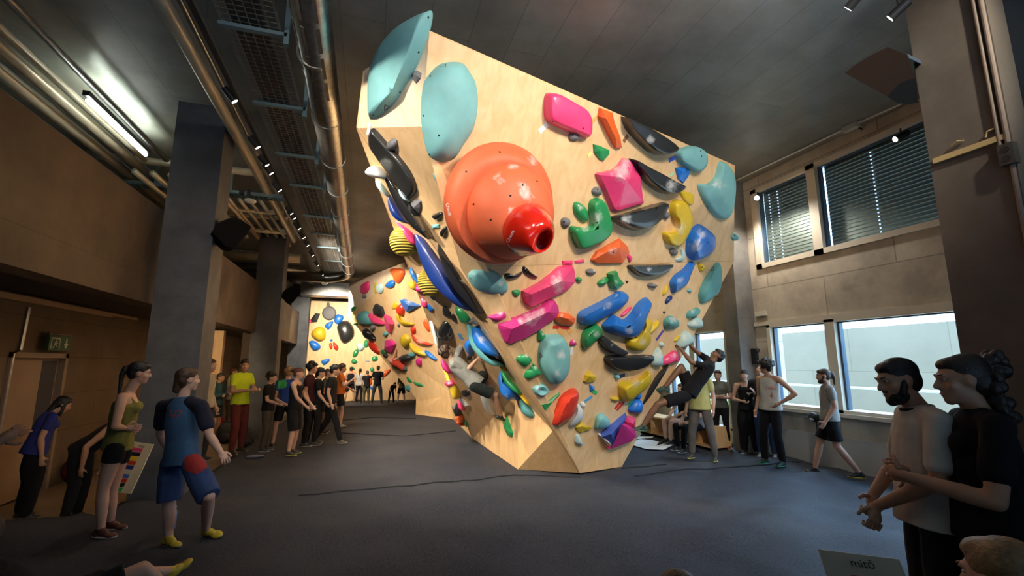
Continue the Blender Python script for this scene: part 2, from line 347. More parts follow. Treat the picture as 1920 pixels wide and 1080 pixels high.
# venetian blinds in the upper windows
SLAT = mat('blind_slat', (.17, .18, .15), .45, .3)
CORDGLOW = mat('cord_hole_daylight', (.5, .62, .85), .4, emit=(.55, .7, 1), estr=1.2)  # glowing beads stand in for daylight through the cord holes
def blind(y0, y1, cords, label):
    mb = MB(); z = 3.82
    while z < 5.34: mb.add([(XR+.14, y0, z), (XR+.155, y0, z+.074), (XR+.155, y1, z+.074), (XR+.14, y1, z), (XR+.144, y0, z), (XR+.159, y0, z+.074), (XR+.159, y1, z+.074), (XR+.144, y1, z)], [(0, 1, 2, 3), (7, 6, 5, 4), (0, 3, 7, 4), (1, 5, 6, 2)]); z += .066
    o = mb.build('slats', SLAT)
    r = empty('window_blind', (XR+.16, (y0+y1)/2, 3.8)); tag(r, label, 'blind')
    h = MB().box(XR+.12, XR+.2, y0, y1, 5.33, 5.39).build('head_rail', DARK)
    parts = [o, h]
    for c in cords:
        q = MB(); z = 3.86
        while z < 5.3: q.box(XR+.132, XR+.146, c-.008, c+.008, z, z+.018); z += .066
        parts.append(tag(q.build('cord_hole_dots', CORDGLOW), 'glowing dots of daylight at the cord holes'))
    settle(r, parts)
blind(6.13, 7.24, (6.22, 6.9, 7.1), 'closed grey slatted blind in the narrow upper window beside the far column')
blind(2.4, 5.87, (5.05, 3.98, 3.1), 'closed grey slatted blind in the wide upper window beside the near column')
# outdoors, seen through the lower windows: pale retaining wall, kerb, rail, grass
EXT = concrete('retaining_wall', (.27, .225, .165), (.22, .19, .14), .8, 2.3, 1.55, 'yz', .012, .3, (.25, .27, .24), .3, .7)
struct('wall_outside', MB().box(12.5, 12.8, -6, 30, -1, 2.7), EXT)
struct('ground_outside', MB().box(XR+.4, 12.5, -6, 30, -.2, .55), mat('paving', (.62, .52, .42), .8, noise_amt=.2))
rl = empty('outdoor_rail', (11.2, 6, .55)); tag(rl, 'thin pale handrail running outside behind the lower windows', 'railing')
pp = [MB().tube((11.2, -2, 1.18), (11.2, 16, 1.18), .03).build('top_rail', mat('rail_paint', (.55, .58, .6), .4))]
for k in range(9): pp.append(MB().tube((11.2, -1.5+k*2.1, .55), (11.2, -1.5+k*2.1, 1.18), .022).build('post', MATS['rail_paint']))
settle(rl, pp)
gr = MB(); 
for k in range(2600):
    y = random.uniform(0, 13); x = random.uniform(9.9, 10.9); h = random.uniform(.06, .2); a = random.uniform(0, 6.28); c, s_ = math.cos(a)*.012, math.sin(a)*.012
    gr.add([(x-c, y-s_, .54), (x+c, y+s_, .54), (x+random.uniform(-.06, .06), y+random.uniform(-.06, .06), .54+h)], [(0, 1, 2)])
tag(gr.build('grass', mat('grass_blade', (.16, .30, .07), .6)), 'strip of green grass outside beneath the lower windows', 'grass', kind='stuff')

# columns
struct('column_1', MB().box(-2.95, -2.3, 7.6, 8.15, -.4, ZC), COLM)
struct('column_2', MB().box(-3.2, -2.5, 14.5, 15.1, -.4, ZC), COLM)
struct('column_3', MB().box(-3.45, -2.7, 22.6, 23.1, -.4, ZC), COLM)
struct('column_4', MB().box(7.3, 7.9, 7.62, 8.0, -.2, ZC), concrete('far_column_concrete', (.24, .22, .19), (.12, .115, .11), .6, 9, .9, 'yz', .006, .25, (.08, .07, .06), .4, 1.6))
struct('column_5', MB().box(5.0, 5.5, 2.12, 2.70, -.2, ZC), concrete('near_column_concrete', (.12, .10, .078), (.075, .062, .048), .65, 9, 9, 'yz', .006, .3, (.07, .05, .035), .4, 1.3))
# gallery fascia, soffit and left wall
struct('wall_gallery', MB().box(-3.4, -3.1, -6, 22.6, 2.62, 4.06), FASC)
struct('wall_gallery_top', MB().box(-6, -3.4, -6, 25, 3.9, 4.0), DARK)
struct('soffit', MB().box(-6, -3.12, -6, 24.3, 2.78, 2.9), DARK)
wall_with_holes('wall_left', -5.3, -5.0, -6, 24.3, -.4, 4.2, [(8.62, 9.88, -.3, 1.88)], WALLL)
struct('wall_gallery_back', MB().box(-6.2, -6, -6, 25, 2.8, ZC), mat('gallery_wall', (.10, .09, .08), .8))
struct('wall_return', MB().box(-5.0, -4.05, 15.2, 15.4, -.3, 2.7), PLYD)
struct('wall_return', MB().box(-3.75, -3.3, 16.0, 16.2, -.3, 2.7), WALLL)
struct('trim_4', MB().box(-4.99, -4.9, 5.0, 11.0, 2.66, 2.74).box(-4.99, -4.93, 11.0, 12.1, 2.70, 2.75), mat('timber_ledge', (.45, .30, .18), .6))
d1 = struct('door_1', MB().box(-5.12, -5.06, 8.66, 9.84, -.3, 1.84), mat('door_leaf', (.30, .20, .13), .55, noise_amt=.15, nscale=2))
q = MB().box(-5.06, -4.96, 8.58, 8.66, -.3, 1.92).box(-5.06, -4.96, 9.84, 9.92, -.3, 1.92).box(-5.06, -4.96, 8.58, 9.92, 1.84, 1.92).build('door_frame', mat('door_frame_paint', (.26, .19, .14), .5), d1)
q = MB().box(-5.06, -5.05, 9.45, 9.8, -.25, 1.8).build('glazed_strip', mat('smoked_glass', (.06, .06, .065), .2), d1)
q = MB().tube((-5.02, 8.78, .75), (-5.02, 8.9, .75), .012).build('door_handle', STEEL, d1)
# exit sign above the door
GREEN = mat('sign_green', (.01, .09, .045), .4); SIGNW = mat('sign_white', (.55, .60, .45), .4)
r = empty('exit_sign', (-4.86, 9.6, 1.98)); tag(r, 'small green exit sign with running figure and down arrow above the left door', 'sign')
ps = [MB().box(-4.90, -4.86, 9.15, 9.75, 1.96, 2.2).build('panel', GREEN)]
sg = MB(); X = -4.855
def q2(y0, z0, y1, z1): sg.box(X-.004, X, y0, y1, z0, z1)
q2(9.19, 1.99, 9.215, 2.17); q2(9.19, 2.15, 9.42, 2.17); q2(9.40, 1.99, 9.42, 2.17)
sg.add([(X, 9.30, 2.12), (X, 9.34, 2.12), (X, 9.32, 2.05), (X, 9.27, 2.05)], [(0, 1, 2, 3)]); sg.ell((X, 9.33, 2.135), (.004, .014, .014)); sg.bar((X, 9.29, 2.06), (X, 9.25, 2.0), .006, .016); sg.bar((X, 9.31, 2.06), (X, 9.36, 2.02), .006, .016); sg.bar((X, 9.30, 2.1), (X, 9.36, 2.08), .006, .012)
ps.append(sg.build('running_figure', SIGNW)); sg = MB(); sg.bar((X, 9.58, 2.16), (X, 9.58, 2.04), .006, .035, (0, 1, 0)); sg.add([(X, 9.52, 2.08), (X, 9.64, 2.08), (X, 9.58, 1.99)], [(0, 1, 2)])
ps.append(sg.build('down_arrow', SIGNW)); ps.append(MB().tube((-4.99, 9.2, 2.24), (-4.88, 9.2, 2.24), .012).tube((-4.88, 9.15, 2.22), (-4.88, 9.75, 2.22), .012).build('bracket', STEEL)); settle(r, ps)
tag(MB().path([(-4.97, 8.6, -.3), (-4.97, 8.62, 1.9), (-4.97, 8.75, 1.95), (-4.97, 8.78, 2.6)], .02, 8).build('conduit', STEEL), 'thin steel conduit rising beside the left door to the ledge', 'conduit')
# ================================================================== the boulder
P0 = onz(1088, 887); P1 = onz(971, 880); P2 = onz(886, 822); P4 = onz(850, 786); P5 = onz(779.5, 777); P3 = onz(1166, 875)
A_ = onz(805, 60, 5.0); T_ = onz(1378, 312, 5.0); L_ = onz(863, 500, 2.9)
nU = (T_-A_).cross(L_-A_).normalized()
R_ = onp(1376, 490, A_, nU); B_ = onp(791, 237, A_, nU)
D_ = onz(684, 133, 5.0); nA = (D_-A_).cross(B_-A_).normalized(); C_ = onp(671, 240, A_, nA)
nLo = (R_-L_).cross(P0-L_).normalized(); K_ = onp(1166, 800, P0, nLo)
P1t = Vector((P1.x, P1.y, 1.24)); N_ = C_.lerp(P0, .838)
E_ = onz(775, 487, 5.0); G2 = onz(655, 531, 5.0); G_ = onz(653, 593, 3.70)
P5t = Vector((P5.x, P5.y, .53)); P4t = Vector((P4.x, P4.y, 0)); P4t = onp(842, 734, P4t, Vector((0, 1, 0)))
RID = E_.lerp(P2, .22)
TB = Vector((6.2, 15.5, 5.0)); T2 = Vector((6.6, 9.5, 5.0)); PB = Vector((4.7, 9.5, 0)); PB2 = Vector((4.4, 17.5, 0)); G3 = Vector((2.5, 19.8, 5.0)); R2_ = Vector((6.8, 9.6, 3.4))
def face_cam(n, p): return n if n.dot(EYE-p) > 0 else -n
def poly(name, pts, m, thick=.018):
    """ply panel with real thickness behind its face, butted to its neighbours"""
    n = (pts[1]-pts[0]).cross(pts[2]-pts[0]).normalized()
    n = face_cam(n, pts[0]); k = len(pts); pts = list(pts)
    nn = (pts[1]-pts[0]).cross(pts[2]-pts[0])
    if nn.dot(n) < 0: pts = pts[::-1]
    v = pts+[p-n*thick for p in pts]
    f = [tuple(range(k)), tuple(range(2*k-1, k-1, -1))]+[(i, k+i, k+(i+1) % k, (i+1) % k) for i in range(k)]
    return mesh_obj(name, v, f, m)
boulder = empty('climbing_boulder', (3.6, 11, 0)); tag(boulder, 'huge angular plywood bouldering island rising from the mat to near the ceiling', 'climbing wall')
bp_ = []
def panel(pts, m=None): bp_.append(poly('plywood_panel', pts, m or PLY))
SU = A_.lerp(T_, .255); SUb = L_.lerp(R_, .10)
panel([A_, T_, R_, L_, B_]); panel([A_, B_, C_, D_], PLYP); panel([C_, B_, P0]); panel([B_, L_, P0])
panel([L_, R_, K_, P0]); panel([P0, P3, K_], PLYD)
panel([P0, P1, P1t, N_], PLYD); panel([P1, P2, P1t], PLYD)
panel([D_, E_, C_]); panel([C_, E_, P2]); panel([C_, P2, P1t]); panel([C_, P1t, N_])
panel([E_, G_, P4t]); panel([G_, P5t, P4t]); panel([E_, P4t, P2]); panel([P2, P4t, P4], PLYD); panel([P5t, P5, P4, P4t], PLYD)
GE = onp(768, 524, E_, (G_-E_).cross(P4t-E_).normalized())
panel([G2, G_, E_], PLYP)
# far sides, out of this view but closed
panel([T_, R_, K_, P3, PB, R2_, T2]); panel([T2, R2_, PB, PB2, TB]); panel([TB, PB2, G3]); panel([G3, PB2, P5t]); panel([PB2, P5, P5t]); panel([G3, P5t, G_]); panel([G3, G_, G2]); panel([A_, D_, E_, G2, G3, TB, T2, T_], PLYD)
# painted plank edge along the long overhanging edge
bp_.append(tag(MB().bar(C_, P0, .016, .016).build('corner_batten', mat('batten_wood', (.55, .36, .19), .6)), 'bare timber strip on the long edge'))
def seamline(a, b, n, off=.003, w=.008):
    return MB().bar(a+n*off, b+n*off, w, .004).build('panel_joint', mat('joint', (.30, .19, .09), .8))
bp_.append(seamline(L_, R_, nU)); bp_.append(seamline(A_.lerp(T_, .27), L_.lerp(R_, .2), nU))
settle(boulder, bp_)
FACES = {'U': (A_, nU), 'A': (A_, nA), 'S': (B_, (C_-B_).cross(P0-B_).normalized()), 'L': (L_, nLo),
         'M': (C_, (P2-C_).cross(P1t-C_).normalized()), 'M2': (C_, (E_-C_).cross(P2-C_).normalized()), 'K': (P1, (P2-P1).cross(P1t-P1).normalized()),
         'F': (E_, (G_-E_).cross(P4t-E_).normalized()), 'F2': (E_, (P4t-E_).cross(P2-E_).normalized()), 'T': (G2, (G_-G2).cross(E_-G2).normalized()), 'B': (Vector((0, 23.5, 0)), Vector((0, -1, 0)))}
for k in FACES:
    p, n = FACES[k]; FACES[k] = (p, face_cam(n, p))
# far climbing wall at the end of the hall
bw = empty('climbing_wall', (-1, 23.6, 0)); tag(bw, 'flat plywood climbing wall closing the far end of the hall', 'climbing wall')
x0 = ony(572, 700, 23.5).x; 
settle(bw, [MB().box(x0, 1.8, 23.5, 23.6, 0, 4.72).build('plywood_panel', PLY), MB().box(1.8, 7.0, 23.5, 23.6, 0, 4.72).build('plywood_panel', PLY)])
# ================================================================== climbing holds
def hold_mat(name, col, rough=.42, coat=.25, chalk_gain=1.):
    m = bpy.data.materials.new('hold_'+name); m.use_nodes = True; nt = m.node_tree; b = nt.nodes['Principled BSDF']; N, L = nt.nodes.new, nt.links.new
    at = N('ShaderNodeAttribute'); at.attribute_name = 'chalk'; tc = N('ShaderNodeTexCoord')
    n = N('ShaderNodeTexNoise'); n.inputs['Scale'].default_value = 13; n.inputs['Detail'].default_value = 8; n.inputs['Roughness'].default_value = .7; L(tc.outputs['Object'], n.inputs[0])
    a = N('ShaderNodeMath'); a.operation = 'MULTIPLY_ADD'; a.inputs[1].default_value = 1.9; a.inputs[2].default_value = -.98; L(n.outputs[0], a.inputs[0])
    s = N('ShaderNodeMath'); s.operation = 'ADD'; L(at.outputs['Fac'], s.inputs[0]); L(a.outputs[0], s.inputs[1])
    r = N('ShaderNodeMapRange'); r.inputs[1].default_value = .38; r.inputs[2].default_value = 1.15; r.inputs[4].default_value = .7; L(s.outputs[0], r.inputs[0])
    n2 = N('ShaderNodeTexNoise'); n2.inputs['Scale'].default_value = 5; n2.inputs['Detail'].default_value = 6; L(tc.outputs['Object'], n2.inputs[0])
    r2 = N('ShaderNodeMapRange'); r2.inputs[1].default_value = .3; r2.inputs[2].default_value = .8; r2.inputs[3].default_value = .88; r2.inputs[4].default_value = 1.1; L(n2.outputs[0], r2.inputs[0])
    hv = N('ShaderNodeHueSaturation'); hv.inputs['Color'].default_value = (*col, 1); L(r2.outputs[0], hv.inputs['Value'])
    mx = N('ShaderNodeMix'); mx.data_type = 'RGBA'; L(r.outputs[0], mx.inputs[0]); L(hv.outputs[0], mx.inputs[6]); mx.inputs[7].default_value = (.78, .76, .74, 1)
    L(mx.outputs[2], b.inputs['Base Color']); b.inputs['Roughness'].default_value = rough; b.inputs['Coat Weight'].default_value = coat; b.inputs['Coat Roughness'].default_value = .15
    n3 = N('ShaderNodeTexNoise'); n3.inputs['Scale'].default_value = 160; L(tc.outputs['Object'], n3.inputs[0]); bp = N('ShaderNodeBump'); bp.inputs['Strength'].default_value = .25 if rough > .3 else .05; bp.inputs['Distance'].default_value = .004
    L(n3.outputs[0], bp.inputs['Height']); L(bp.outputs[0], b.inputs['Normal'])
    return m
HM = {'cyan': hold_mat('cyan', (.20, .46, .47), .6, 0), 'teal': hold_mat('teal', (.10, .33, .34), .55, .05), 'pale': hold_mat('pale', (.45, .62, .62), .6, 0),
      'pink': hold_mat('pink', (.82, .055, .20), .35, .4), 'magenta': hold_mat('magenta', (.62, .03, .22), .45, .2), 'green': hold_mat('green', (.02, .27, .085), .38, .3),
      'black': hold_mat('black', (.014, .014, .015), .16, .6), 'mblack': hold_mat('matt_black', (.02, .02, .022), .45, .1), 'grey': hold_mat('grey', (.15, .15, .16), .6, 0),
      'blue': hold_mat('blue', (.015, .17, .62), .42, .2), 'navy': hold_mat('navy', (.008, .03, .17), .35, .3), 'yellow': hold_mat('yellow', (.68, .47, .02), .45, .15),
      'orange': hold_mat('orange', (.80, .13, .025), .4, .3), 'red': hold_mat('red', (.68, .04, .015), .4, .3), 'coral': hold_mat('coral', (.68, .125, .045), .6, 0),
      'gred': hold_mat('gloss_red', (.60, .015, .005), .14, .8), 'white': hold_mat('white', (.66, .68, .66), .5, .1), 'dgrey': hold_mat('dark_grey', (.026, .026, .026), .28, .35), 'fblue': hold_mat('flat_blue', (.06, .12, .50), .7, 0)}
BOLT = mat('bolt_hole', (.004, .004, .004), .8)
LOGO = mat('logo_ink', (.01, .01, .012), .5); LOGOW = mat('logo_white', (.8, .8, .8), .5)
VIEW = {'p': (0, 0, 1), 'a': (660, 10, .2315), 'b': (660, 240, .25), 'c': (980, 150, .3241), 'd': (640, 470, .2685), 'e': (860, 470, .2130), 'f': (1060, 470, .2130), 'g': (900, 660, .2222), 'h': (640, 560, .3147), 'i': (760, 400, .3148), 'k': (500, 470, .2685)}
def px(v, q): o = VIEW[v]; return (o[0]+q[0]*o[2], o[1]+q[1]*o[2])
def project(P):
    d = P-EYE; k = d.dot(_fw); return (960+FPX*d.dot(_rt)/k, 540-FPX*d.dot(_up)/k)
PROF = {'smooth': [(i/7, math.sqrt(1-(1-i/7)**2)) for i in range(8)], 'facet': [(0, 0), (.10, .42), (1, 1)], 'rim': [(0, 0), (.16, .85), (.24, 1), (1, 1)],
        'cone': [(0, 0), (.08, .22), (.5, .72), (1, 1)], 'pad': [(0, 0), (.04, .5), (.14, .9), (.3, 1), (1, 1.02)], 'dish': [(0, 0), (.08, .6), (.25, 1), (.55, .85), (1, .45)]}
def nearest(p, poly_):
    best = None
    if len(poly_) == 1: return poly_[0]
    for a, b in zip(poly_[:-1], poly_[1:]):
        d = b-a; t = max(0, min(1, (p-a).dot(d)/max(1e-9, d.dot(d)))); q = a+d*t
        if best is None or (q-p).length < (best-p).length: best = q
    return best
def pairs(s):
    v = [float(x) for x in s.replace(',', ' ').split()]; return list(zip(v[::2], v[1::2]))
HOLDS = []
def hold(face, view, outline, color, label, k=.34, ridge=None, style='smooth', name='climbing_hold', cat='climbing hold', chalk=None, bolts=None, h=None, base=None, group=None, logo=None, deep=None):
    p0, n = FACES[face] if isinstance(face, str) else face
    if deep is None: deep = .012 if isinstance(face, str) else .45
    pts = [px(view, q) for q in (pairs(outline) if isinstance(outline, str) else outline)]
    O = [onp(x, y, p0, n) for x, y in pts]
    c = sum(O, Vector())/len(O)
    if style in ('smooth', 'pad', 'dish', 'rim'):
        q = []; m_ = len(O); st = 2 if style == 'rim' else 3
        for i in range(m_):
            a, b, d, e = O[i-1], O[i], O[(i+1) % m_], O[(i+2) % m_]
            for j in range(st):
                t = j/st; q.append(.5*((2*b)+(d-a)*t+(2*a-5*b+4*d-e)*t*t+(3*b-a-3*d+e)*t**3))
        O = q
    area = .5*sum(((O[i]-c).cross(O[(i+1) % len(O)]-c)).dot(n) for i in range(len(O)))
    if area < 0: O = O[::-1]
    hh = h or k*math.sqrt(abs(area))
    R_px = [px(view, q) for q in pairs(ridge)] if ridge else None
    ap = [onp(x, y, p0+n*hh, n)-n*hh for x, y in R_px] if R_px else [c]
    v = [o-n*deep for o in O]; f = []; m_ = len(O); prof = PROF[style]; tg = [nearest(o, ap) for o in O]
    for (s, z) in prof:
        if s >= 1 and len(ap) == 1:
            v.append(ap[0]+n*hh*z)
        else: v += [o.lerp(t, s)+n*hh*z for o, t in zip(O, tg)]
    rings = len(prof)
    for r in range(rings):
        for i in range(m_):
            a, b = r*m_+i, r*m_+(i+1) % m_
            if r == rings-1 and len(ap) == 1: f.append((a, b, rings*m_))
            else: f.append((a, b, b+m_, a+m_))
    f.append(tuple(range(m_-1, -1, -1)))
    o = mesh_obj(name, [q-c for q in v], f, HM[color], smooth=style not in ('facet',)); o.location = c
    me = o.data
    if style in ('rim', 'cone'): 
        me.validate()
    if len(ap) > 1:
        bm = bmesh.new(); bm.from_mesh(me); bmesh.ops.remove_doubles(bm, verts=bm.verts, dist=.0008); bm.to_mesh(me); bm.free()
        if style != 'facet':
            for p_ in me.polygons: p_.use_smooth = True
    if chalk:
        if len(me.vertices) < 120:
            bm = bmesh.new(); bm.from_mesh(me); bmesh.ops.subdivide_edges(bm, edges=bm.edges, cuts=2, use_grid_fill=True); bm.to_mesh(me); bm.free()
        at = me.attributes.new('chalk', 'FLOAT', 'POINT'); cs = [(px(view, q), q[2]*VIEW[view][2]) for q in chalk]
        for i, vv in enumerate(me.vertices):
            P = project(vv.co+c); at.data[i].value = max([max(0., 1.2*(1-math.hypot(P[0]-a[0], P[1]-a[1])/r)) for a, r in cs])
    tag(o, label, cat, group)
    me.validate(); bvh = BVHTree.FromPolygons([v_.co+c for v_ in me.vertices], [tuple(p_.vertices) for p_ in me.polygons])
    if bolts:
        for q in pairs(bolts):
            P = px(view, q); hit = bvh.ray_cast(EYE, ray(*P).normalized())
            if hit[0]:
                nn = hit[1]; mb = MB().tube(hit[0]-nn*.004-c, hit[0]+nn*.002-c, .011, n=10); b_ = mb.build('bolt_hole', BOLT, o)
    if logo: triangle_logo(bvh, o, c, [px(view, q) for q in pairs(logo)])
    HOLDS.append(o); return o, bvh, c
def decal(bvh, polys, m, parent, c, name='logo', off=.004):
    mb = MB()
    for pl in polys:
        vs = []
        for (x, y) in pl:
            hit = bvh.ray_cast(EYE, ray(x, y).normalized())
            if not hit[0]: vs = None; break
            vs.append(hit[0]-ray(x, y).normalized()*off-c)
        if vs: mb.add(vs, [tuple(range(len(vs)))])
    if mb.v: return mb.build(name, m, parent)
def triangle_logo(bvh, o, c, tri, m=None):
    a, b, d = [Vector((*t, 0)) for t in tri]; g = (a+b+d)/3; pl = []
    for p, q in ((a, b), (b, d), (d, a)):
        e = p.lerp(q, .86); pi, ei = p.lerp(g, .42), e.lerp(g, .42)
        pl.append([(p.x, p.y), (e.x, e.y), (ei.x, ei.y), (pi.x, pi.y)])
    decal(bvh, pl, m or LOGO, o, c)
def blob(face, view, x, y, r, color, label, asp=1., rot=0., k=.55, style='smooth', **kw):
    rd = random.Random(int(x*7+y*13)); q = []
    for i in range(8):
        t = 2*math.pi*i/8; rr = r*(1+rd.uniform(-.14, .14)); u, w = rr*math.cos(t), rr*asp*math.sin(t)
        q.append((x+u*math.cos(rot)-w*math.sin(rot), y+u*math.sin(rot)+w*math.cos(rot)))
    return hold(face, view, q, color, label, k=k, style=style, **kw)
def tape(face, view, a, b, w, col, label, group=None):
    p0, n = FACES[face]; A, B = onp(*px(view, a), p0, n), onp(*px(view, b), p0, n)
    m = mat('tape_%s' % col, {'white': (.75, .74, .72), 'orange': (.80, .38, .12), 'brown': (.25, .11, .05), 'blue': (.03, .08, .45), 'yellow': (.85, .72, .25), 'pink': (.85, .12, .3), 'purple': (.08, .05, .35), 'green': (.05, .45, .15), 'red': (.6, .03, .02), 'sky': (.10, .35, .65), 'navy': (.015, .03, .15), 'palegreen': (.45, .75, .45)}[col], .5)
    c = (A+B)/2; mb = MB().bar(A+n*.003-c, B+n*.003-c, w, .004, tuple(n)); o = mb.build('route_tape', m); o.location = c; return tag(o, label, 'tape', group)
V = dict(name='climbing_volume', cat='climbing volume')

# ---- upper front face and the short side face
hold('A', 'p', '804,20 810,25 808,45 799,79 788,110 773,142 759,163 746,186 729,204 709,219 697,222 692,218 691,172 694,140 698,119 710,91 727,68 753,47 780,31', 'cyan', 'tall pale cyan leaf-shaped volume rising above the top left corner of the boulder', h=.16, ridge='735 170 770 80', bolts='803 32.7 785 98 750 172.6 700 216', logo='720 195.5 732 200 720.5 209', **V)
hold('U', 'p', '822,122 836,117 857,116 871,121 882,137 891,153 896,181 895,209 889,233 880,255 865,277 855,294 845,301 830,304 815,301 805,292 799,277 794,255 791,237 790,209 791,181 796,153 808,135', 'cyan', 'large cyan oval volume on the boulder above the orange dome', h=.24, ridge='838 175 845 235', bolts='807 143 794 217 823 254 805 290', logo='822 125 836.5 118.6 837 126.5', **V)
hold('U', 'c', '125,95 150,73 205,85 290,135 340,165 378,225 378,320 350,335 290,310 200,275 140,240 122,200', 'pink', 'glossy pink hold highest on the front of the boulder', style='pad', k=.3, ridge='220 190 300 220', bolts='175 240 350 280')
blob('U', 'c', 290, 328, 29, 'grey', 'small grey hold under the highest pink hold', style='smooth', bolts='290 318')
hold('U', 'c', '440,158 510,185 520,240 555,330 565,395 530,395 500,340 460,260 430,210', 'orange', 'narrow orange-red hold near the top edge right of the highest pink hold', style='facet', ridge='485 225 540 340', k=.4)
hold('U', 'c', '405,370 440,378 500,405 500,430 465,472 440,460 408,415', 'green', 'small green hold left above the big boxy pink hold', style='facet', ridge='450 410')
CR = dict(style='rim')
hold('U', 'c', '567,210 620,240 700,270 800,330 878,395 840,425 790,435 720,415 640,340 590,280', 'dgrey', 'uppermost glossy black half-moon volume along the top edge', k=.36, ridge='630 262 820 380', chalk=[(740, 345, 45)], bolts='700 395 800 415', **CR, **V)
hold('U', 'c', '612,452 680,490 760,530 850,580 918,615 880,650 830,662 770,645 700,590 650,520', 'dgrey', 'glossy black half-moon volume right of the boxy pink hold', k=.38, ridge='670 500 860 600', chalk=[(860, 610, 60)], **CR, **V)
hold('U', 'c', '495,795 570,775 680,740 810,705 800,750 760,815 700,860 640,872 570,850', 'dgrey', 'glossy black half-moon volume lying under the boxy pink hold', k=.38, ridge='570 785 770 735', chalk=[(600, 810, 60)], **CR, **V)
hold('U', 'c', '880,410 930,388 980,380 1035,410 1048,470 1030,515 990,533 930,500 885,460', 'cyan', 'rounded pale cyan hold at the top edge with small blue hold below', style='pad', k=.3, ridge='940 450 990 450', bolts='900 400 1030 410 1035 440', logo='912 465 930 470 920 488')
hold('U', 'c', '878,508 920,503 965,520 955,560 925,600 895,575', 'blue', 'small blue hold just under the rounded pale cyan hold', style='facet', ridge='925 530', bolts='948 523')
hold('U', 'c', '1130,478 1160,475 1200,530 1215,620 1205,740 1180,795 1150,806 1110,790 1060,735 1020,660 1010,600 1050,605 1100,570 1120,520', 'cyan', 'large pale cyan fin-shaped volume at the right corner of the boulder', k=.16, style='pad', ridge='1160 590 1130 700', chalk=[(1130, 610, 60)], logo='1060 728 1078 735 1066 748', **V)
hold('U', 'c', '575,450 605,455 635,500 668,555 690,720 530,768 505,755 450,620 415,545 430,535 510,520 545,490', 'pink', 'big boxy pink hold in the middle of the front face', style='facet', k=.30, ridge='600 580 560 560', chalk=[(570, 535, 95), (590, 480, 60)], bolts='550 740')
hold('U', 'c', '905,645 950,645 985,670 980,715 960,722 925,690', 'yellow', 'small plain yellow hold right of the second black half-moon', k=.2, style='pad')
hold('U', 'c', '880,690 920,700 955,760 960,830 930,900 900,950 860,958 820,935 808,880 850,880 880,850 870,800 850,780 850,720', 'yellow', 'yellow C-shaped hold left of the big blue hold', k=.25, style='pad', ridge='910 760 915 850 870 915', chalk=[(905, 850, 60)])
blob('U', 'c', 822, 780, 21, 'grey', 'small grey hold at the right tip of the lowest upper half-moon', 1.15, bolts='826 772')
blob('U', 'c', 425, 643, 28, 'grey', 'small grey hold at the left edge of the boxy pink hold', bolts='434 634')
blob('U', 'c', 245, 825, 29, 'grey', 'small grey hold between the orange dome and the green hook', bolts='240 820')
blob('U', 'c', 868, 995, 21, 'grey', 'small grey hold beneath the yellow C-shaped hold', bolts='872 990')
blob('U', 'c', 962, 868, 7, 'navy', 'tiny dark blue foothold beside the big blue hold')
hold('U', 'c', '300,705 340,715 370,760 373,815 340,820 300,780 288,740', 'green', 'small oval green hold left of the green hook', k=.4, chalk=[(335, 740, 30)])
hold('U', 'c', '385,700 425,680 455,700 480,760 498,830 490,885 440,935 340,975 300,955 265,850 340,850 385,835 378,760', 'green', 'large green hook-shaped hold on the front face', k=.26, style='pad', ridge='430 770 440 860 350 900', chalk=[(420, 800, 70), (360, 850, 45)], bolts='430 825 285 885')
hold('U', 'c', '388,1040 420,990 555,915 600,960 612,1000 570,1062 420,1062', 'orange', 'orange wedge hold sitting on the horizontal joint', style='facet', k=.3, ridge='480 1000 560 970', chalk=[(520, 990, 50)], bolts='525 998')
hold('U', 'c', '602,1010 618,1010 632,1030 617,1058 605,1035', 'pink', 'tiny pink hold at the right end of the orange wedge', k=.4)
hold('U', 'c', '915,970 935,990 930,1040 890,1052 880,1035 910,1020', 'pale', 'small pale cyan hold left of the big blue hold', k=.3)
hold('U', 'c', '1010,832 1060,860 1097,900 1098,960 1070,1010 990,1046 945,1010 942,950 955,890', 'blue', 'big blue faceted hold at the lower right of the upper face', k=.4, ridge='1040 920 1010 960', chalk=[(1010, 960, 60), (1040, 890, 50)], bolts='1070 940')
blob('U', 'c', 1221, 908, 17, 'cyan', 'tiny cyan hold on the right edge of the boulder', 1.4, bolts='1226 900')
hold('U', 'c', '228,1045 288,1042 290,1065 228,1068', 'pink', 'left one of two small pink bars on the joint', k=.3, style='facet')
hold('U', 'c', '298,1045 356,1037 358,1055 300,1062', 'pink', 'right one of two small pink bars on the joint', k=.3, style='facet')
tape('U', 'c', (95, 300), (142, 255), .06, 'white', 'white tape strip beside the highest pink hold')
tape('U', 'c', (400, 243), (432, 215), .055, 'orange', 'orange tape strip beside the narrow orange hold')
tape('U', 'c', (583, 357), (607, 320), .055, 'brown', 'brown tape strip beside the uppermost half-moon')
tape('U', 'c', (845, 468), (880, 447), .06, 'blue', 'blue tape strip beside the rounded pale cyan hold')
tape('U', 'c', (375, 440), (400, 420), .045, 'yellow', 'yellow tape strip beside the small green hold')
tape('U', 'c', (850, 553), (872, 540), .04, 'palegreen', 'pale green tape strip beside the small blue hold')
tape('A', 'p', (690, 253), (694, 230), .05, 'white', 'white tape strip below the cyan leaf volume')
hold('A', 'a', '480,560 500,535 530,528 565,550 560,590 520,635 490,600', 'grey', 'small faceted grey hold in the corner beside the cyan leaf volume', style='facet', ridge='525 570', bolts='490 570')
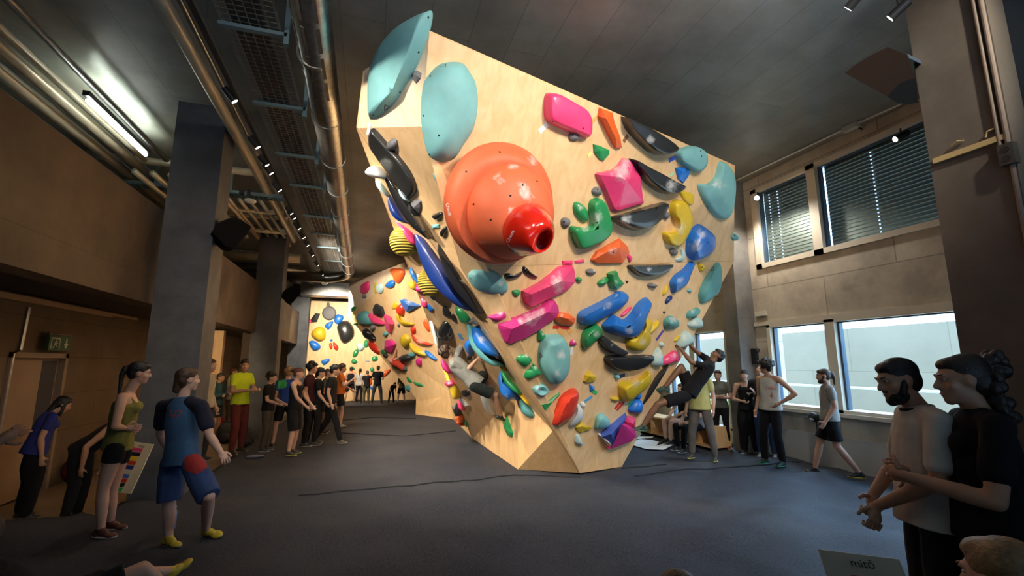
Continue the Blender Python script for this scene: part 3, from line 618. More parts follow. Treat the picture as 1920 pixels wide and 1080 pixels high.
# big dome volume
def tiers(face, T, n=40):
    p0, nn = FACES[face]; v = []; f = []
    for (h, cx, cy, rx, ry, rot) in T:
        for i in range(n):
            t = 2*math.pi*i/n; u, w = rx*math.cos(t), ry*math.sin(t)
            v.append(onp(cx+u*math.cos(rot)-w*math.sin(rot), cy+u*math.sin(rot)+w*math.cos(rot), p0+nn*h, nn))
    for r in range(len(T)-1):
        for i in range(n): a, b = r*n+i, r*n+(i+1) % n; f.append((a, b, b+n, a+n))
    f += [tuple(range(n-1, -1, -1)), tuple(range((len(T)-1)*n, len(T)*n))]
    return v, f
def fixn(o):
    bm = bmesh.new(); bm.from_mesh(o.data); bmesh.ops.recalc_face_normals(bm, faces=bm.faces); bm.to_mesh(o.data); bm.free()
    for p in o.data.polygons: p.use_smooth = True
    m = o.modifiers.new('es', 'EDGE_SPLIT'); m.split_angle = R(50); return o
def add_chalk(o, cs):
    at = o.data.attributes.new('chalk', 'FLOAT', 'POINT')
    for i, vv in enumerate(o.data.vertices):
        P = project(vv.co); at.data[i].value = max([max(0., 1.15*(1-math.hypot((P[0]-a), (P[1]-b))/r)) for a, b, r in cs])
dome = empty('climbing_volume', onp(935, 384, *FACES['U'])); tag(dome, 'huge orange double dome volume with a glossy red nozzle on the front face', 'climbing volume')
pt = []
v, f = tiers('U', [(-.01, 930, 370, 86, 98, .1), (.06, 931, 372, 93, 105, .1), (.15, 932, 376, 99, 110, .1), (.26, 934, 380, 102.5, 114, .1), (.36, 936, 385, 101, 111, .1), (.45, 939, 390, 96, 105, .1), (.50, 944, 394, 90, 99, .1), (.50, 951, 396, 82, 92, .1)], 56)
o = fixn(mesh_obj('lower_dome', v, f, HM['coral'])); add_chalk(o, [(1000, 300, 18)]); pt.append(o); bvA = BVHTree.FromPolygons(v, f)
v, f = tiers('U', [(.44, 955, 397, 80, 90, .1), (.51, 957, 398, 81, 90, .1), (.58, 961, 399, 77.5, 86.5, .1), (.65, 966, 401.5, 73, 81.5, .1), (.72, 972, 405, 66.5, 74.5, .1), (.78, 978, 411, 58, 66, .1), (.83, 985, 420, 50, 56, .1), (.86, 990, 428, 44, 49, .1)], 56)
o = fixn(mesh_obj('upper_dome', v, f, HM['coral'])); add_chalk(o, [(988, 365, 22), (980, 343, 15), (960, 395, 14), (935, 335, 16), (962, 310, 16), (955, 420, 10), (905, 455, 10)]); pt.append(o); bvB = BVHTree.FromPolygons(v, f)
v, f = tiers('U', [(.80, 989, 430, 45, 50, .5), (.86, 990, 431, 46, 51, .5), (.95, 996, 434, 42, 46, .5), (1.05, 1003, 438, 36, 41, .5), (1.14, 1009, 442, 29, 35, .45), (1.20, 1014, 446, 23, 30, .45), (1.22, 1017, 449, 18, 26, .5), (1.21, 1019, 451, 14, 22, .5), (1.10, 1018, 452, 10, 17, .5), (.95, 1015, 452, 7, 12, .5)], 48)
o = fixn(mesh_obj('red_nozzle', v, f, HM['gred'])); tag(o, 'glossy red nozzle with a hole'); add_chalk(o, [(1011, 462, 12), (1006, 418, 5)]); pt.append(o); bvC = BVHTree.FromPolygons(v, f)
settle(dome, pt)
mb = MB()
for (x, y, bv) in ((874, 322, bvA), (937, 285, bvA), (868, 288, bvA), (833, 345, bvA), (957, 367, bvB), (920, 412, bvB), (888, 383, bvB), (1007, 340, bvB), (980, 347, bvB)):
    hit = bv.ray_cast(EYE, ray(x, y).normalized())
    if hit[0]: 
        b_ = MB().tube(hit[0]-hit[1]*.004, hit[0]+hit[1]*.002, .011, n=10).build('bolt_hole', BOLT); settle(dome, [b_])
def text_mesh(body, m, name='lettering'):
    cu = bpy.data.curves.new('t', 'FONT'); cu.body = body; cu.align_x = 'CENTER'; cu.align_y = 'CENTER'; cu.extrude = .0; cu.size = 1
    o = bpy.data.objects.new('t', cu); COL.objects.link(o); bpy.context.view_layer.update()
    me = bpy.data.meshes.new_from_object(o.evaluated_get(bpy.context.evaluated_depsgraph_get())); bpy.data.objects.remove(o); me.materials.clear(); me.materials.append(m); return me
def px_text(body, m, bvh, cx, cy, size, ang, parent, off=.004, c=Vector(), stretch=1.):
    """lettering laid on a surface, placed where it stands on the object"""
    me = text_mesh(body, m); ca, sa = math.cos(ang), math.sin(ang); ok = True
    for v_ in me.vertices:
        x, y = v_.co.x*size*stretch, -v_.co.y*size; X, Y = cx+x*ca-y*sa, cy+x*sa+y*ca; hit = bvh.ray_cast(EYE, ray(X, Y).normalized())
        if not hit[0]: ok = False; break
        v_.co = hit[0]-ray(X, Y).normalized()*off-c
    if not ok: return None
    o = bpy.data.objects.new('lettering', me); COL.objects.link(o); o.parent = parent; o.matrix_parent_inverse = Matrix.Translation(-parent.location) if c == Vector() else Matrix.Identity(4); return o
px_text('Cheeta', LOGOW, bvA, 841, 393, 8.5, R(76), dome); px_text('Cheeta', LOGOW, bvC, 957, 443, 8.5, R(-65+0), dome)
# ---- narrow facet left of the dome and along the long edge
blob('S', 'b', 308, 125, 40, 'grey', 'small grey hold behind the top of the black shield', 1.1, bolts='340 95')
hold('S', 'b', '150,10 175,5 250,90 330,180 420,290 470,380 488,460 470,500 435,525 380,460 300,350 200,210 150,130 142,60', 'dgrey', 'long glossy black shield volume on the narrow left facet', style='pad', k=.16, ridge='200 110 400 380', chalk=[(300, 230, 40)], bolts='340 375', **V)
hold('S', 'b', '445,560 480,530 520,545 522,590 508,635 470,600', 'grey', 'grey hold just below the black shield', k=.5, style='facet')
hold('S', 'b', '608,345 625,338 675,395 670,412 640,400', 'cyan', 'small cyan stick hold left of the dome', k=.4)
hold('S', 'b', '605,650 675,628 678,660 640,685 615,670', 'black', 'small black hold left of the dome above the cyan peg', k=.5)
hold('S', 'b', '598,725 658,720 660,745 602,752', 'cyan', 'short cyan peg between two small black holds', k=.4, style='facet')
hold('S', 'b', '665,770 705,735 716,760 700,805 675,812', 'black', 'small upright black hold below the cyan peg', k=.5)
# large volumes hung along the overhanging edge, each its own thickness, standing proud of the left face
def edge_plane(x, y, t, nrm=None):
    q = C_.lerp(P0, t); nn = ((EYE-q).normalized()+Vector((-.45, 0, 0))).normalized(); return (q+nn*.16, nn)
EP = lambda t: edge_plane(0, 0, t)
hold(EP(.22), 'b', '235,285 262,300 350,430 440,570 520,690 575,830 520,800 440,730 350,600 270,430 237,335', 'black', 'long glossy black blade volume under the black shield', h=.14, ridge='300 430 480 700', bolts='480 723', **V)
hold(EP(.2), 'b', '360,450 385,470 425,540 410,555 380,530 358,490', 'pale', 'pale cyan hold peeping between the black shield and blade', h=.08)
hold(EP(.12), 'b', '108,325 150,285 185,290 230,345 225,378 150,368 115,350', 'white', 'rounded white hold jutting left above the long blade', h=.12)
hold((EP(.18)[0]+Vector((0, .35, 0)), EP(.18)[1]), 'b', '185,380 215,385 250,430 275,520 225,480 190,430', 'pale', 'pale cyan hold jutting left behind the blade', h=.1)
hold((EP(.25)[0]+Vector((0, .2, 0)), EP(.25)[1]), 'b', '283,495 335,560 400,680 425,718 350,700 300,640 278,570', 'navy', 'short dark blue macro behind the black blade', h=.12, **V)
hold((EP(.33)[0]+Vector((0, .35, 0)), EP(.3)[1]), 'b', '330,680 400,720 470,790 478,880 430,850 395,770 350,720', 'pink', 'pink hold between the blue macros and the yellow ball', h=.1)
hold(EP(.42), 'i', '60,105 110,130 160,190 200,260 240,320 280,430 310,510 380,580 320,560 240,500 160,420 110,320 70,200', 'navy', 'very long dark blue crescent macro hanging along the overhanging edge', h=.16, ridge='120 230 270 460', bolts='350 560', **V)
hold(EP(.48), 'i', '240,310 265,360 300,440 350,520 410,585 340,560 280,500 245,400', 'teal', 'teal crescent macro under the black wing', h=.12, **V)
hold('S', 'i', '193,178 240,240 330,380 400,470 445,545 475,590 440,595 380,560 300,440 240,310', 'mblack', 'black pointed wing volume lying along the overhanging edge', h=.09, style='rim', ridge='280 320 400 510', chalk=[(345, 400, 40)], bolts='355 405 330 390', **V)
blob('S', 'i', 385, 535, 14, 'grey', 'small grey foothold on the black wing volume', 1.2, h=.13)
blob(EP(.55), 'i', 430, 575, 13, 'grey', 'small grey foothold at the lower tip of the black wing', 1.1, h=.13)
hold(EP(.42), 'i', '150,170 170,185 215,245 210,265 170,230', 'pale', 'pale cyan sliver hold above the black wing', h=.06)
def ball(c3, r, color, label, squash=.8):
    mb = MB().ell((0, 0, 0), (r, r, r), nu=28, nv=18); o = mb.build('climbing_volume', HM[color], smooth=True); o.location = c3; tag(o, label, 'climbing volume'); HOLDS.append(o); return o
ycol = HM['yellow'].copy(); ycol.name = 'ribbed_yellow'; nt = ycol.node_tree; wv = nt.nodes.new('ShaderNodeTexWave'); wv.inputs['Scale'].default_value = 9; wv.bands_direction = 'Z'; tcn = nt.nodes.new('ShaderNodeTexCoord'); nt.links.new(tcn.outputs['Object'], wv.inputs[0]); bpn = nt.nodes.new('ShaderNodeBump'); bpn.inputs['Distance'].default_value = .02; nt.links.new(wv.outputs['Fac'], bpn.inputs['Height']); nt.links.new(bpn.outputs[0], nt.nodes['Principled BSDF'].inputs['Normal']); HM['ryellow'] = ycol; ycol.node_tree.nodes['Principled BSDF'].inputs['Roughness'].default_value = .65; [setattr(n_.inputs['Color'], 'default_value', (.46, .33, .03, 1)) for n_ in ycol.node_tree.nodes if n_.type == 'HUE_SAT']
q = C_.lerp(E_, .55); d_ = (q-EYE).length
def at_depth(x, y, Y): return ony(x, y, Y)
def ball_at(x, y, r): q = onp(x, y, *FACES['M2']); return q+(EYE-q).normalized()*r*.6
b1 = ball(onp(760, 452, C_.lerp(P0, .25)+Vector((0, .75, 0)), (EYE-C_).normalized()), .22, 'ryellow', 'upper ribbed yellow ball volume on the long side')
b2 = ball(onp(812, 528, C_.lerp(P0, .42)+Vector((0, .9, 0)), (EYE-C_).normalized()), .23, 'ryellow', 'lower ribbed yellow ball volume half hidden by the blue macro')

# ---- lower front face
hold('L', 'e', '150,155 250,155 330,185 390,240 430,310 410,370 340,392 240,380 150,340 95,270 78,210 100,170', 'cyan', 'cyan oval volume directly below the orange dome', k=.3, ridge='170 215 360 310', chalk=[(370, 290, 45)], logo='92 230 118 246 96 266', **V)
hold('L', 'e', '400,210 430,195 500,205 555,180 550,215 510,240 450,255 405,245', 'black', 'left one of two small black bars under the joint', k=.4, chalk=[(480, 200, 40)], bolts='420 225 520 210')
hold('L', 'e', '560,145 580,137 620,180 690,230 685,245 640,240 590,210 560,180', 'black', 'right one of two small black bars under the joint', k=.4, bolts='600 180')
hold('L', 'e', '470,350 530,345 540,370 510,405 475,385', 'green', 'small green hold between the cyan oval and the upper pink scoop', k=.5)
hold('L', 'e', '550,350 600,330 700,275 800,200 870,140 940,125 1000,125 1015,180 1015,270 960,330 900,370 830,400 760,430 640,495 610,490 580,460 555,400', 'pink', 'upper large pink scoop hold below the joint', k=.32, style='facet', ridge='640 385 900 270', chalk=[(860, 280, 110), (880, 340, 80)])
hold('L', 'e', '340,640 420,600 500,580 620,530 720,480 780,430 830,425 865,480 870,540 840,590 760,640 690,700 560,775 430,822 400,800 345,680', 'magenta', 'lower large pink scoop hold touching the upper one', k=.32, style='facet', ridge='470 690 790 540', chalk=[(640, 600, 120), (720, 540, 80), (560, 620, 70)])
hold('L', 'e', '265,575 320,545 390,510 420,540 415,580 360,610 310,620 275,600', 'magenta', 'small pink bowl hold with white chalk beside the long edge', k=.5, chalk=[(355, 535, 60)])
blob('L', 'e', 1050, 255, 28, 'green', 'tiny green hold right of the upper pink scoop', .8, k=.7, bolts='1050 255')
blob('L', 'e', 1160, 183, 42, 'grey', 'oval grey hold under the orange wedge', .65, k=.6, chalk=[(1195, 175, 22)])
hold('L', 'e', '1215,290 1235,262 1290,228 1310,250 1290,285 1240,305', 'green', 'small green hold left of the spiky green one', k=.6, chalk=[(1270, 245, 25)])
hold('L', 'e', '1300,200 1340,180 1380,175 1400,230 1450,285 1410,310 1385,345 1330,330 1310,290', 'green', 'spiky ribbed green hold under the orange wedge', style='facet', k=.5, ridge='1360 210 1370 300', chalk=[(1390, 270, 30)])
hold('L', 'e', '1463,263 1498,268 1480,292', 'black', 'tiny black triangle hold beside the spiky green hold', style='facet', k=.3)
hold('L', 'e', '1488,125 1680,118 1868,115 1820,170 1720,220 1630,232 1550,210 1500,160', 'dgrey', 'glossy black half-moon volume just under the horizontal joint', k=.3, ridge='1560 140 1800 135', chalk=[(1680, 165, 45)], bolts='1600 150 1760 140', **CR, **V)
blob('L', 'e', 1700, 303, 40, 'grey', 'oval grey hold between the half-moon and the blue slippers', .55, k=.7, chalk=[(1720, 290, 20)])
hold('L', 'e', '1040,570 1070,530 1150,490 1250,440 1340,390 1400,352 1460,365 1480,400 1460,450 1400,510 1300,560 1200,620 1130,660 1060,640 1040,600', 'blue', 'left long blue sloper hold shaped like a slipper', k=.38, ridge='1120 570 1400 420', chalk=[(1310, 490, 62), (1385, 390, 40)])
hold('L', 'e', '1265,640 1310,590 1345,558 1400,580 1440,605 1500,560 1550,480 1600,430 1650,408 1680,440 1670,490 1630,580 1600,680 1560,745 1500,768 1400,750 1290,710 1258,670', 'blue', 'right V-shaped blue hold touching the blue slipper', k=.36, ridge='1350 650 1500 680 1590 560', chalk=[(1505, 705, 68)])
hold('L', 'e', '1425,565 1500,495 1518,505 1440,577', 'pink', 'thin pink stick hold between the two blue holds', k=.4)
hold('L', 'e', '1465,800 1480,760 1560,740 1620,680 1625,600 1660,588 1690,610 1690,660 1665,720 1680,760 1670,820 1620,875 1540,880 1475,850', 'yellow', 'bulky yellow hold tucked behind the V-shaped blue hold', k=.32, ridge='1560 810 1640 700', chalk=[(1620, 800, 60)], bolts='1635 625 1562 765')
hold('L', 'e', '1650,700 1745,615 1760,630 1740,670 1640,750 1635,725', 'yellow', 'thin yellow spike hold right of the bulky yellow hold', k=.4, chalk=[(1690, 690, 40)])
hold('L', 'e', '1070,780 1090,710 1140,665 1200,643 1235,670 1255,740 1200,790 1150,840 1100,867 1075,830', 'green', 'green leaf-shaped hold below the blue slipper', k=.42, ridge='1130 770 1200 700', chalk=[(1210, 740, 55)], bolts='1160 740')
hold('L', 'e', '840,570 890,540 960,548 1018,590 1010,640 960,655 870,640 835,610', 'orange', 'orange box hold right of the lower pink scoop', style='facet', k=.5, ridge='900 585 960 600', bolts='970 555', chalk=[(910, 570, 30)])
tape('L', 'e', (830, 672), (975, 678), .05, 'red', 'dark red tape strip under the orange box hold')
tape('L', 'e', (875, 690), (925, 732), .07, 'orange', 'left orange tape strip under the orange box hold')
tape('L', 'e', (960, 685), (992, 728), .07, 'orange', 'right orange tape strip under the orange box hold')
hold('L', 'e', '700,690 750,725 758,760 710,790 685,780', 'green', 'dark green drop hold above the tall cyan oval', k=.5, chalk=[(740, 735, 25)])
hold('L', 'e', '985,790 1010,780 1035,820 1000,832 975,830', 'magenta', 'small pink chalked hold right of the tall cyan oval', k=.5, chalk=[(1020, 795, 25)])
tape('L', 'e', (455, 830), (505, 880), .07, 'sky', 'pale blue tape strip by the long edge')
tape('L', 'e', (997, 840), (990, 915), .05, 'white', 'white tape strip right of the tall cyan oval')
hold('L', 'p', '1020,629 1041,626 1054,630 1063,644 1066,662 1064,690 1055,708 1047,717 1037,720 1027,715 1015,697 1009,678 1008,660 1012,640', 'cyan', 'tall cyan oval volume in the middle of the lower face', h=.22, ridge='1040 650 1043 695', chalk=[(1052, 665, 16), (1045, 700, 12)], logo='1011 661 1018.5 667 1011.5 672', **V)
blob('L', 'e', 567, 955, 66, 'green', 'upper dark green round hold next to the long edge', .93, k=.5, chalk=[(600, 915, 45)])
hold('L', 'g', '400,130 420,90 470,110 508,160 500,185 440,200 400,228 370,205 380,150', 'green', 'lower dark green heart-shaped hold next to the long edge', k=.5, chalk=[(470, 130, 30)], bolts='450 115')
hold('L', 'e', '1220,760 1260,740 1330,790 1400,840 1480,885 1430,912 1350,905 1280,870 1230,810', 'mblack', 'black half-moon volume tucked under the bulky yellow hold', k=.34, ridge='1280 790 1420 885', chalk=[(1350, 830, 25)], **CR, **V)
hold('L', 'e', '1283,925 1500,920 1698,915 1660,980 1580,1030 1450,1060 1370,1045 1300,990', 'mblack', 'wide matt black half-moon volume low on the front face', k=.3, ridge='1370 955 1600 945', bolts='1400 945 1500 960', **CR, **V)
o, bv, c = HOLDS[-1], BVHTree.FromPolygons([v_.co+HOLDS[-1].location for v_ in HOLDS[-1].data.vertices], [tuple(p_.vertices) for p_ in HOLDS[-1].data.polygons]), HOLDS[-1].location
triangle_logo(bv, o, c, [px('e', q) for q in ((1635, 930), (1668, 925), (1642, 950))], LOGOW)
hold('L', 'f', '1125,95 1110,160 1080,230 1060,290 1020,330 980,345 935,375 920,330 918,270 960,210 1030,160 1080,105', 'blue', 'blue teardrop hold hanging below the big blue hold', k=.34, ridge='980 290 1060 190', chalk=[(1015, 260, 50)])
hold('L', 'f', '935,395 930,430 880,468 878,440 905,400', 'navy', 'small dark blue hold under the blue teardrop', k=.4)
hold('L', 'f', '1168,110 1205,118 1222,150 1185,185 1170,160', 'yellow', 'small yellow hold right under the joint beside the teal leaf', k=.5, bolts='1205 145')
hold('L', 'f', '850,380 885,305 895,330 865,390', 'yellow', 'thin yellow hold left of the blue teardrop', k=.5)
blob('L', 'f', 1087, 350, 18, 'cyan', 'tiny cyan hold between the blue teardrop and teal leaf', k=.7)
hold('L', 'f', '1340,100 1360,130 1368,230 1360,320 1330,380 1250,440 1190,467 1172,430 1172,370 1200,290 1250,200 1300,130', 'teal', 'large teal leaf volume on the right edge of the lower face', k=.24, ridge='1300 200 1260 360', logo='1268 178 1308 136 1306 180', **V)
hold('L', 'f', '1070,545 1110,515 1165,500 1168,535 1110,580 1065,590', 'teal', 'chalky teal bowl hold below the teal leaf', k=.55, chalk=[(1120, 525, 45)])
hold('L', 'f', '1070,655 1100,610 1145,575 1185,600 1190,650 1165,678 1100,678', 'pale', 'chalk-white cone hold on the right edge under the teal bowl', k=.5, chalk=[(1130, 630, 50)])
hold('L', 'f', '862,610 900,570 950,575 1000,620 1000,660 950,690 870,695 858,650', 'teal', 'teal dome hold with chalked top and purple tape below', k=.5, ridge='920 640', style='cone', chalk=[(950, 605, 60)])
tape('L', 'f', (800, 787), (862, 702), .05, 'purple', 'purple tape strip under the teal dome hold')
blob('L', 'f', 868, 542, 10, 'navy', 'tiny blue foothold above the teal dome hold', k=.7)
hold('L', 'f', '970,850 985,790 1020,730 1060,700 1090,730 1110,770 1080,810 1010,840', 'pale', 'large chalky pale cone hold gripped by the climber in black', k=.55, chalk=[(1050, 760, 60)])
hold('L', 'f', '950,790 1000,738 1005,760 960,800', 'yellow', 'thin yellow hold left of the gripped pale cone', k=.4)
blob('L', 'f', 840, 825, 18, 'pale', 'tiny chalky hold above the pale upright cone', 1.2, k=.7, chalk=[(840, 825, 25)])
hold('L', 'f', '745,960 790,870 820,853 833,920 833,1000 780,1020 745,1000', 'pale', 'chalky pale upright cone hold at the tip of the wide half-moon', k=.5, chalk=[(810, 920, 60)])
hold('L', 'f', '835,1000 870,930 960,875 985,930 975,965 900,980', 'pink', 'pink and white chalked hold beside the climber in black', k=.45, chalk=[(950, 920, 45)])
hold('L', 'g', '440,300 470,268 530,265 570,310 550,345 500,362 455,345', 'cyan', 'round cyan bowl hold with a chalky dip near the long edge', k=.4, style='dish', chalk=[(490, 310, 35)])
hold('L', 'g', '515,445 560,420 670,338 672,355 600,430 545,495', 'green', 'long thin green wedge hold near the long edge', k=.3, style='facet')
hold('L', 'g', '770,305 818,320 820,380 790,480 760,540 690,590 620,620 610,570 640,460 680,370', 'red', 'large red cone hold low on the front face', k=.42, ridge='750 400 690 520', chalk=[(770, 430, 25)])
hold('L', 'g', '810,430 845,450 862,500 850,570 800,610 745,630 755,570 790,500', 'white', 'smooth white hold hugging the red cone', k=.45, ridge='820 520')
blob('L', 'g', 862, 440, 18, 'white', 'tiny white hold beside the blue tape near the red cone', 1.4, k=.7)
tape('L', 'g', (882, 418), (945, 376), .05, 'sky', 'blue tape strip beside the tiny white hold')
hold('L', 'g', '915,155 980,205 965,240 900,258 868,245 885,190', 'yellow', 'yellow diamond hold below the tall cyan oval', style='facet', k=.5, ridge='925 205')
hold('L', 'g', '920,270 965,290 955,320 925,335', 'blue', 'small blue hold under the yellow diamond', style='facet', k=.5)
tape('L', 'g', (948, 325), (985, 350), .06, 'green', 'green tape strip under the small blue hold')
blob('L', 'g', 1150, 205, 19, 'cyan', 'tiny cyan hold beside the navy tape', 1.3, k=.7)
tape('L', 'g', (1170, 212), (1222, 192), .06, 'navy', 'navy tape strip under the wide half-moon')
hold('L', 'g', '1165,330 1165,270 1210,240 1290,240 1360,200 1410,145 1425,190 1420,250 1370,310 1300,370 1240,418 1190,400', 'yellow', 'large yellow fish-shaped hold at the lower right of the front face', k=.4, ridge='1230 320 1370 235', chalk=[(1320, 260, 65)])
hold('L', 'g', '1100,380 1150,375 1170,385 1150,412 1105,405', 'yellow', 'small yellow hold left of the yellow fish-shaped hold', k=.5)
tape('L', 'g', (1135, 480), (1185, 422), .045, 'red', 'left red tape strip under the yellow fish-shaped hold')
tape('L', 'g', (1155, 490), (1213, 425), .045, 'red', 'right red tape strip under the yellow fish-shaped hold')
hold('L', 'g', '1245,490 1260,450 1290,410 1320,390 1352,400 1352,480 1330,510 1280,512', 'blue', 'round blue hold above the purple and blue pyramid', k=.5)
hold('L', 'g', '1300,380 1320,340 1350,335 1350,385 1320,392', 'blue', 'small blue hold on top of the round blue one', k=.5)
tape('L', 'g', (1252, 455), (1300, 385), .06, 'green', 'green tape strip beside the round blue hold')
hold('L', 'g', '965,600 985,530 1030,518 1080,560 1088,610 1050,640 970,648', 'cyan', 'cyan dome hold low on the face left of the pyramid', k=.5, ridge='1010 575')
hold('L', 'g', '800,630 825,605 850,572 890,620 945,630 920,655 870,665 850,682 820,665', 'yellow', 'yellow star-shaped hold near the foot of the wall', k=.4, style='facet', ridge='860 630')
hold('L', 'g', '815,685 840,720 858,780 830,782 800,760 797,720', 'pale', 'pale cyan drop hold lowest on the front face', k=.5)
# blue and magenta pyramids at the lower right
hold('L', 'g', '995,700 1225,510 1105,790', 'fblue', 'blue triangular pyramid volume with a white edge low at right', h=.22, style='facet', ridge='1110 690', **V)
hold('L', 'g', '990,690 1012,684 1108,785 1085,797', 'white', 'white strip volume along the foot of the blue pyramid', h=.16, style='facet', **V)
hold('L', 'g', '1060,812 1110,770 1195,580 1280,640 1295,700 1250,745 1130,790', 'magenta', 'magenta pyramid volume under the foot of the climber in black', h=.28, style='facet', ridge='1200 610', **V)
hold('L', 'g', '1200,570 1215,530 1305,550 1300,640 1260,640', 'pink', 'pale pink block hold behind the magenta pyramid', k=.4, style='facet')
hold((K_+Vector((.25, .15, 0)), Vector((-.35, -.93, -.1)).normalized()), 'g', '1355,462 1370,400 1430,270 1500,170 1590,105 1560,170 1500,270 1430,380', 'mblack', 'long black blade volume on the far right edge near the climber in black', h=.15, ridge='1420 350 1530 190', chalk=[(1510, 235, 12)], **V)

# ---- long left side
def MH(v_, o_, c_, l_, f='M', **kw): return hold(f, v_, o_, c_, l_, **kw)
MH('i', '190,700 215,655 245,640 280,690 287,735 270,753 220,730', 'black', 'large glossy black shield hold above the climber in grey', k=.4, bolts='225 655', f='M')
MH('i', '225,550 250,560 275,600 270,620 230,600', 'dgrey', 'left of two small black holds high above the climber in grey', k=.3)
MH('i', '283,597 305,620 307,650 280,630', 'black', 'right of two small black holds high above the climber in grey', k=.3)
tape('M', 'i', (320, 715), (337, 750), .09, 'sky', 'blue tape square above the hand of the climber in grey')
MH('i', '355,770 390,755 405,790 408,845 380,820', 'blue', 'blue drop hold beside the arm of the climber in grey', k=.4)
blob('M', 'i', 383, 855, 11, 'mblack', 'tiny black hold beside the head of the climber in grey', k=.7)
MH('i', '300,555 350,580 390,630 380,655 340,640 320,600', 'green', 'green hold under the end of the dark blue crescent', k=.35)
hold(EP(.66), 'i', '365,665 395,680 420,760 450,840 520,880 530,910 470,880 410,820 380,760', 'teal', 'long teal and green rim volume around the shiny blue bowl', h=.06, **V)
hold(EP(.66), 'i', '400,680 440,675 480,730 530,800 540,850 480,840 430,800 400,740', 'blue', 'shiny blue bowl volume on the long edge', h=.12, chalk=[(455, 750, 40)], **V)
hold(EP(.62), 'i', '380,655 410,610 440,640 445,672', 'grey', 'grey pyramid hold above the shiny blue bowl', style='facet', h=.1)
hold(EP(.64), 'i', '448,605 490,640 552,712 552,742 500,715 465,690', 'white', 'white and blue faceted volume on the long edge', style='facet', h=.08, ridge='500 680', **V)
hold(EP(.63), 'i', '445,610 465,690 552,745 535,748 470,712 448,665', 'teal', 'narrow teal frame volume under the white faceted one', style='facet', h=.05, **V)
hold(EP(.70), 'i', '505,770 540,750 600,820 625,862 560,850 530,820', 'grey', 'chalky grey faceted volume on the long edge below the blue bowl', style='facet', h=.1, ridge='560 800', chalk=[(550, 790, 30)], **V)
blob(EP(.72), 'i', 525, 885, 16, 'green', 'small green hold hanging under the long edge', h=.08)
hold(EP(.78), 'i', '560,880 590,900 605,935 585,940 565,915', 'yellow', 'small yellow hold on the long edge left of the green round hold', h=.07)
hold(EP(.84), 'h', '950,430 975,440 1010,490 1040,520 1060,570 1020,548 975,500', 'green', 'long green blade volume on the lower long edge', h=.08, **V)
hold(EP(.87), 'h', '1030,500 1055,535 1095,590 1118,622 1110,634 1070,590 1040,545', 'yellow', 'long yellow blade volume on the lower long edge', h=.07, **V)
hold(EP(.90), 'h', '1055,490 1080,520 1120,580 1150,640 1190,700 1150,660 1100,590', 'grey', 'grey blade volume on the lower long edge', h=.06, **V)
hold(EP(.86), 'h', '940,480 950,435 965,440 975,490 1010,530 1030,570 990,600 955,565', 'blue', 'blue dripping hold beside the leg of the climber in grey', h=.12, chalk=[(985, 580, 25)])
hold(EP(.92), 'h', '1062,600 1080,590 1110,625 1145,670 1160,702 1130,712 1080,680', 'teal', 'teal bowl volume low on the long edge', h=.14, **V)
MH('h', '832,552 870,565 900,620 920,690 880,670 845,615', 'white', 'long pale grey hold below the climber in grey', k=.25)
MH('h', '715,550 755,545 770,570 740,578', 'mblack', 'small black hold left of the climber in grey', k=.35)
hold('K', 'h', '968,730 990,700 1025,800 1020,824 1000,815', 'green', 'green plank hold on the foot panel under the climber in grey', k=.3, style='facet')
# ridge volumes
def RGy(y):
    """plane on the ridge between the two side faces at the height where the hold sits"""
    a, b = 0., 1.
    for _ in range(30):
        m = (a+b)/2
        if project(C_.lerp(P2, m))[1] < y: a = m
        else: b = m
    q = C_.lerp(P2, a); nn = ((EYE-q).normalized()+Vector((-.35, 0, 0))).normalized(); return (q+nn*.08, nn)
hold(RGy(614), 'h', '508,68 525,65 545,110 560,180 582,250 580,300 560,270 545,200 520,120', 'white', 'long white fin volume on the ridge between the two side faces', h=.12, style='facet', ridge='550 170', **V)
hold(RGy(524), 'd', '495,50 530,60 570,180 600,260 645,350 600,320 540,240 505,150', 'white', 'upper long white fin volume on the ridge', h=.1, style='facet', **V)
hold(RGy(515), 'd', '475,110 490,90 530,190 560,250 520,220 480,160', 'blue', 'blue and white striped hold at the top of the ridge', h=.06, chalk=[(500, 150, 25)])
hold(RGy(536), 'd', '465,215 510,225 520,265 500,275 475,250', 'yellow', 'small yellow hold at the top of the ridge', h=.06)
hold(RGy(541), 'd', '510,240 560,250 580,285 540,290 505,270', 'magenta', 'small magenta hold near the top of the ridge', h=.06)
hold(RGy(567), 'd', '560,330 590,325 600,390 575,400 556,365', 'pink', 'pink chalked hold beside the white fin', h=.07, chalk=[(585, 350, 25)])
hold(RGy(574), 'd', '590,345 630,370 650,410 620,425 597,400', 'blue', 'blue faceted block beside the white fin', h=.08, style='facet', chalk=[(610, 365, 20)])
hold(RGy(686), 'h', '595,355 620,370 650,440 625,440 600,400', 'magenta', 'magenta fin hold on the lower ridge', h=.1)
hold(RGy(719), 'h', '615,500 660,485 678,510 640,530', 'pink', 'pink and white striped hold on the lower ridge', h=.12, chalk=[(645, 505, 22)])
hold(RGy(721), 'h', '610,430 635,445 685,530 675,600 650,560', 'yellow', 'long yellow strip hold on the lower ridge', h=.06)
hold(RGy(747), 'h', '682,528 720,575 765,638 740,645 700,600', 'white', 'lower white fin volume beside the foot of the ridge', h=.1, style='facet', **V)
hold(RGy(756), 'h', '690,585 708,595 725,660 700,655', 'pink', 'pink strip hold near the foot of the ridge', h=.06)
hold(RGy(768), 'h', '658,640 688,622 706,680 682,702', 'mblack', 'black cube hold near the foot of the ridge', h=.12, style='facet')
hold(RGy(783), 'h', '672,722 705,680 728,695 705,740', 'orange', 'orange hold at the foot of the ridge', h=.1, style='facet')
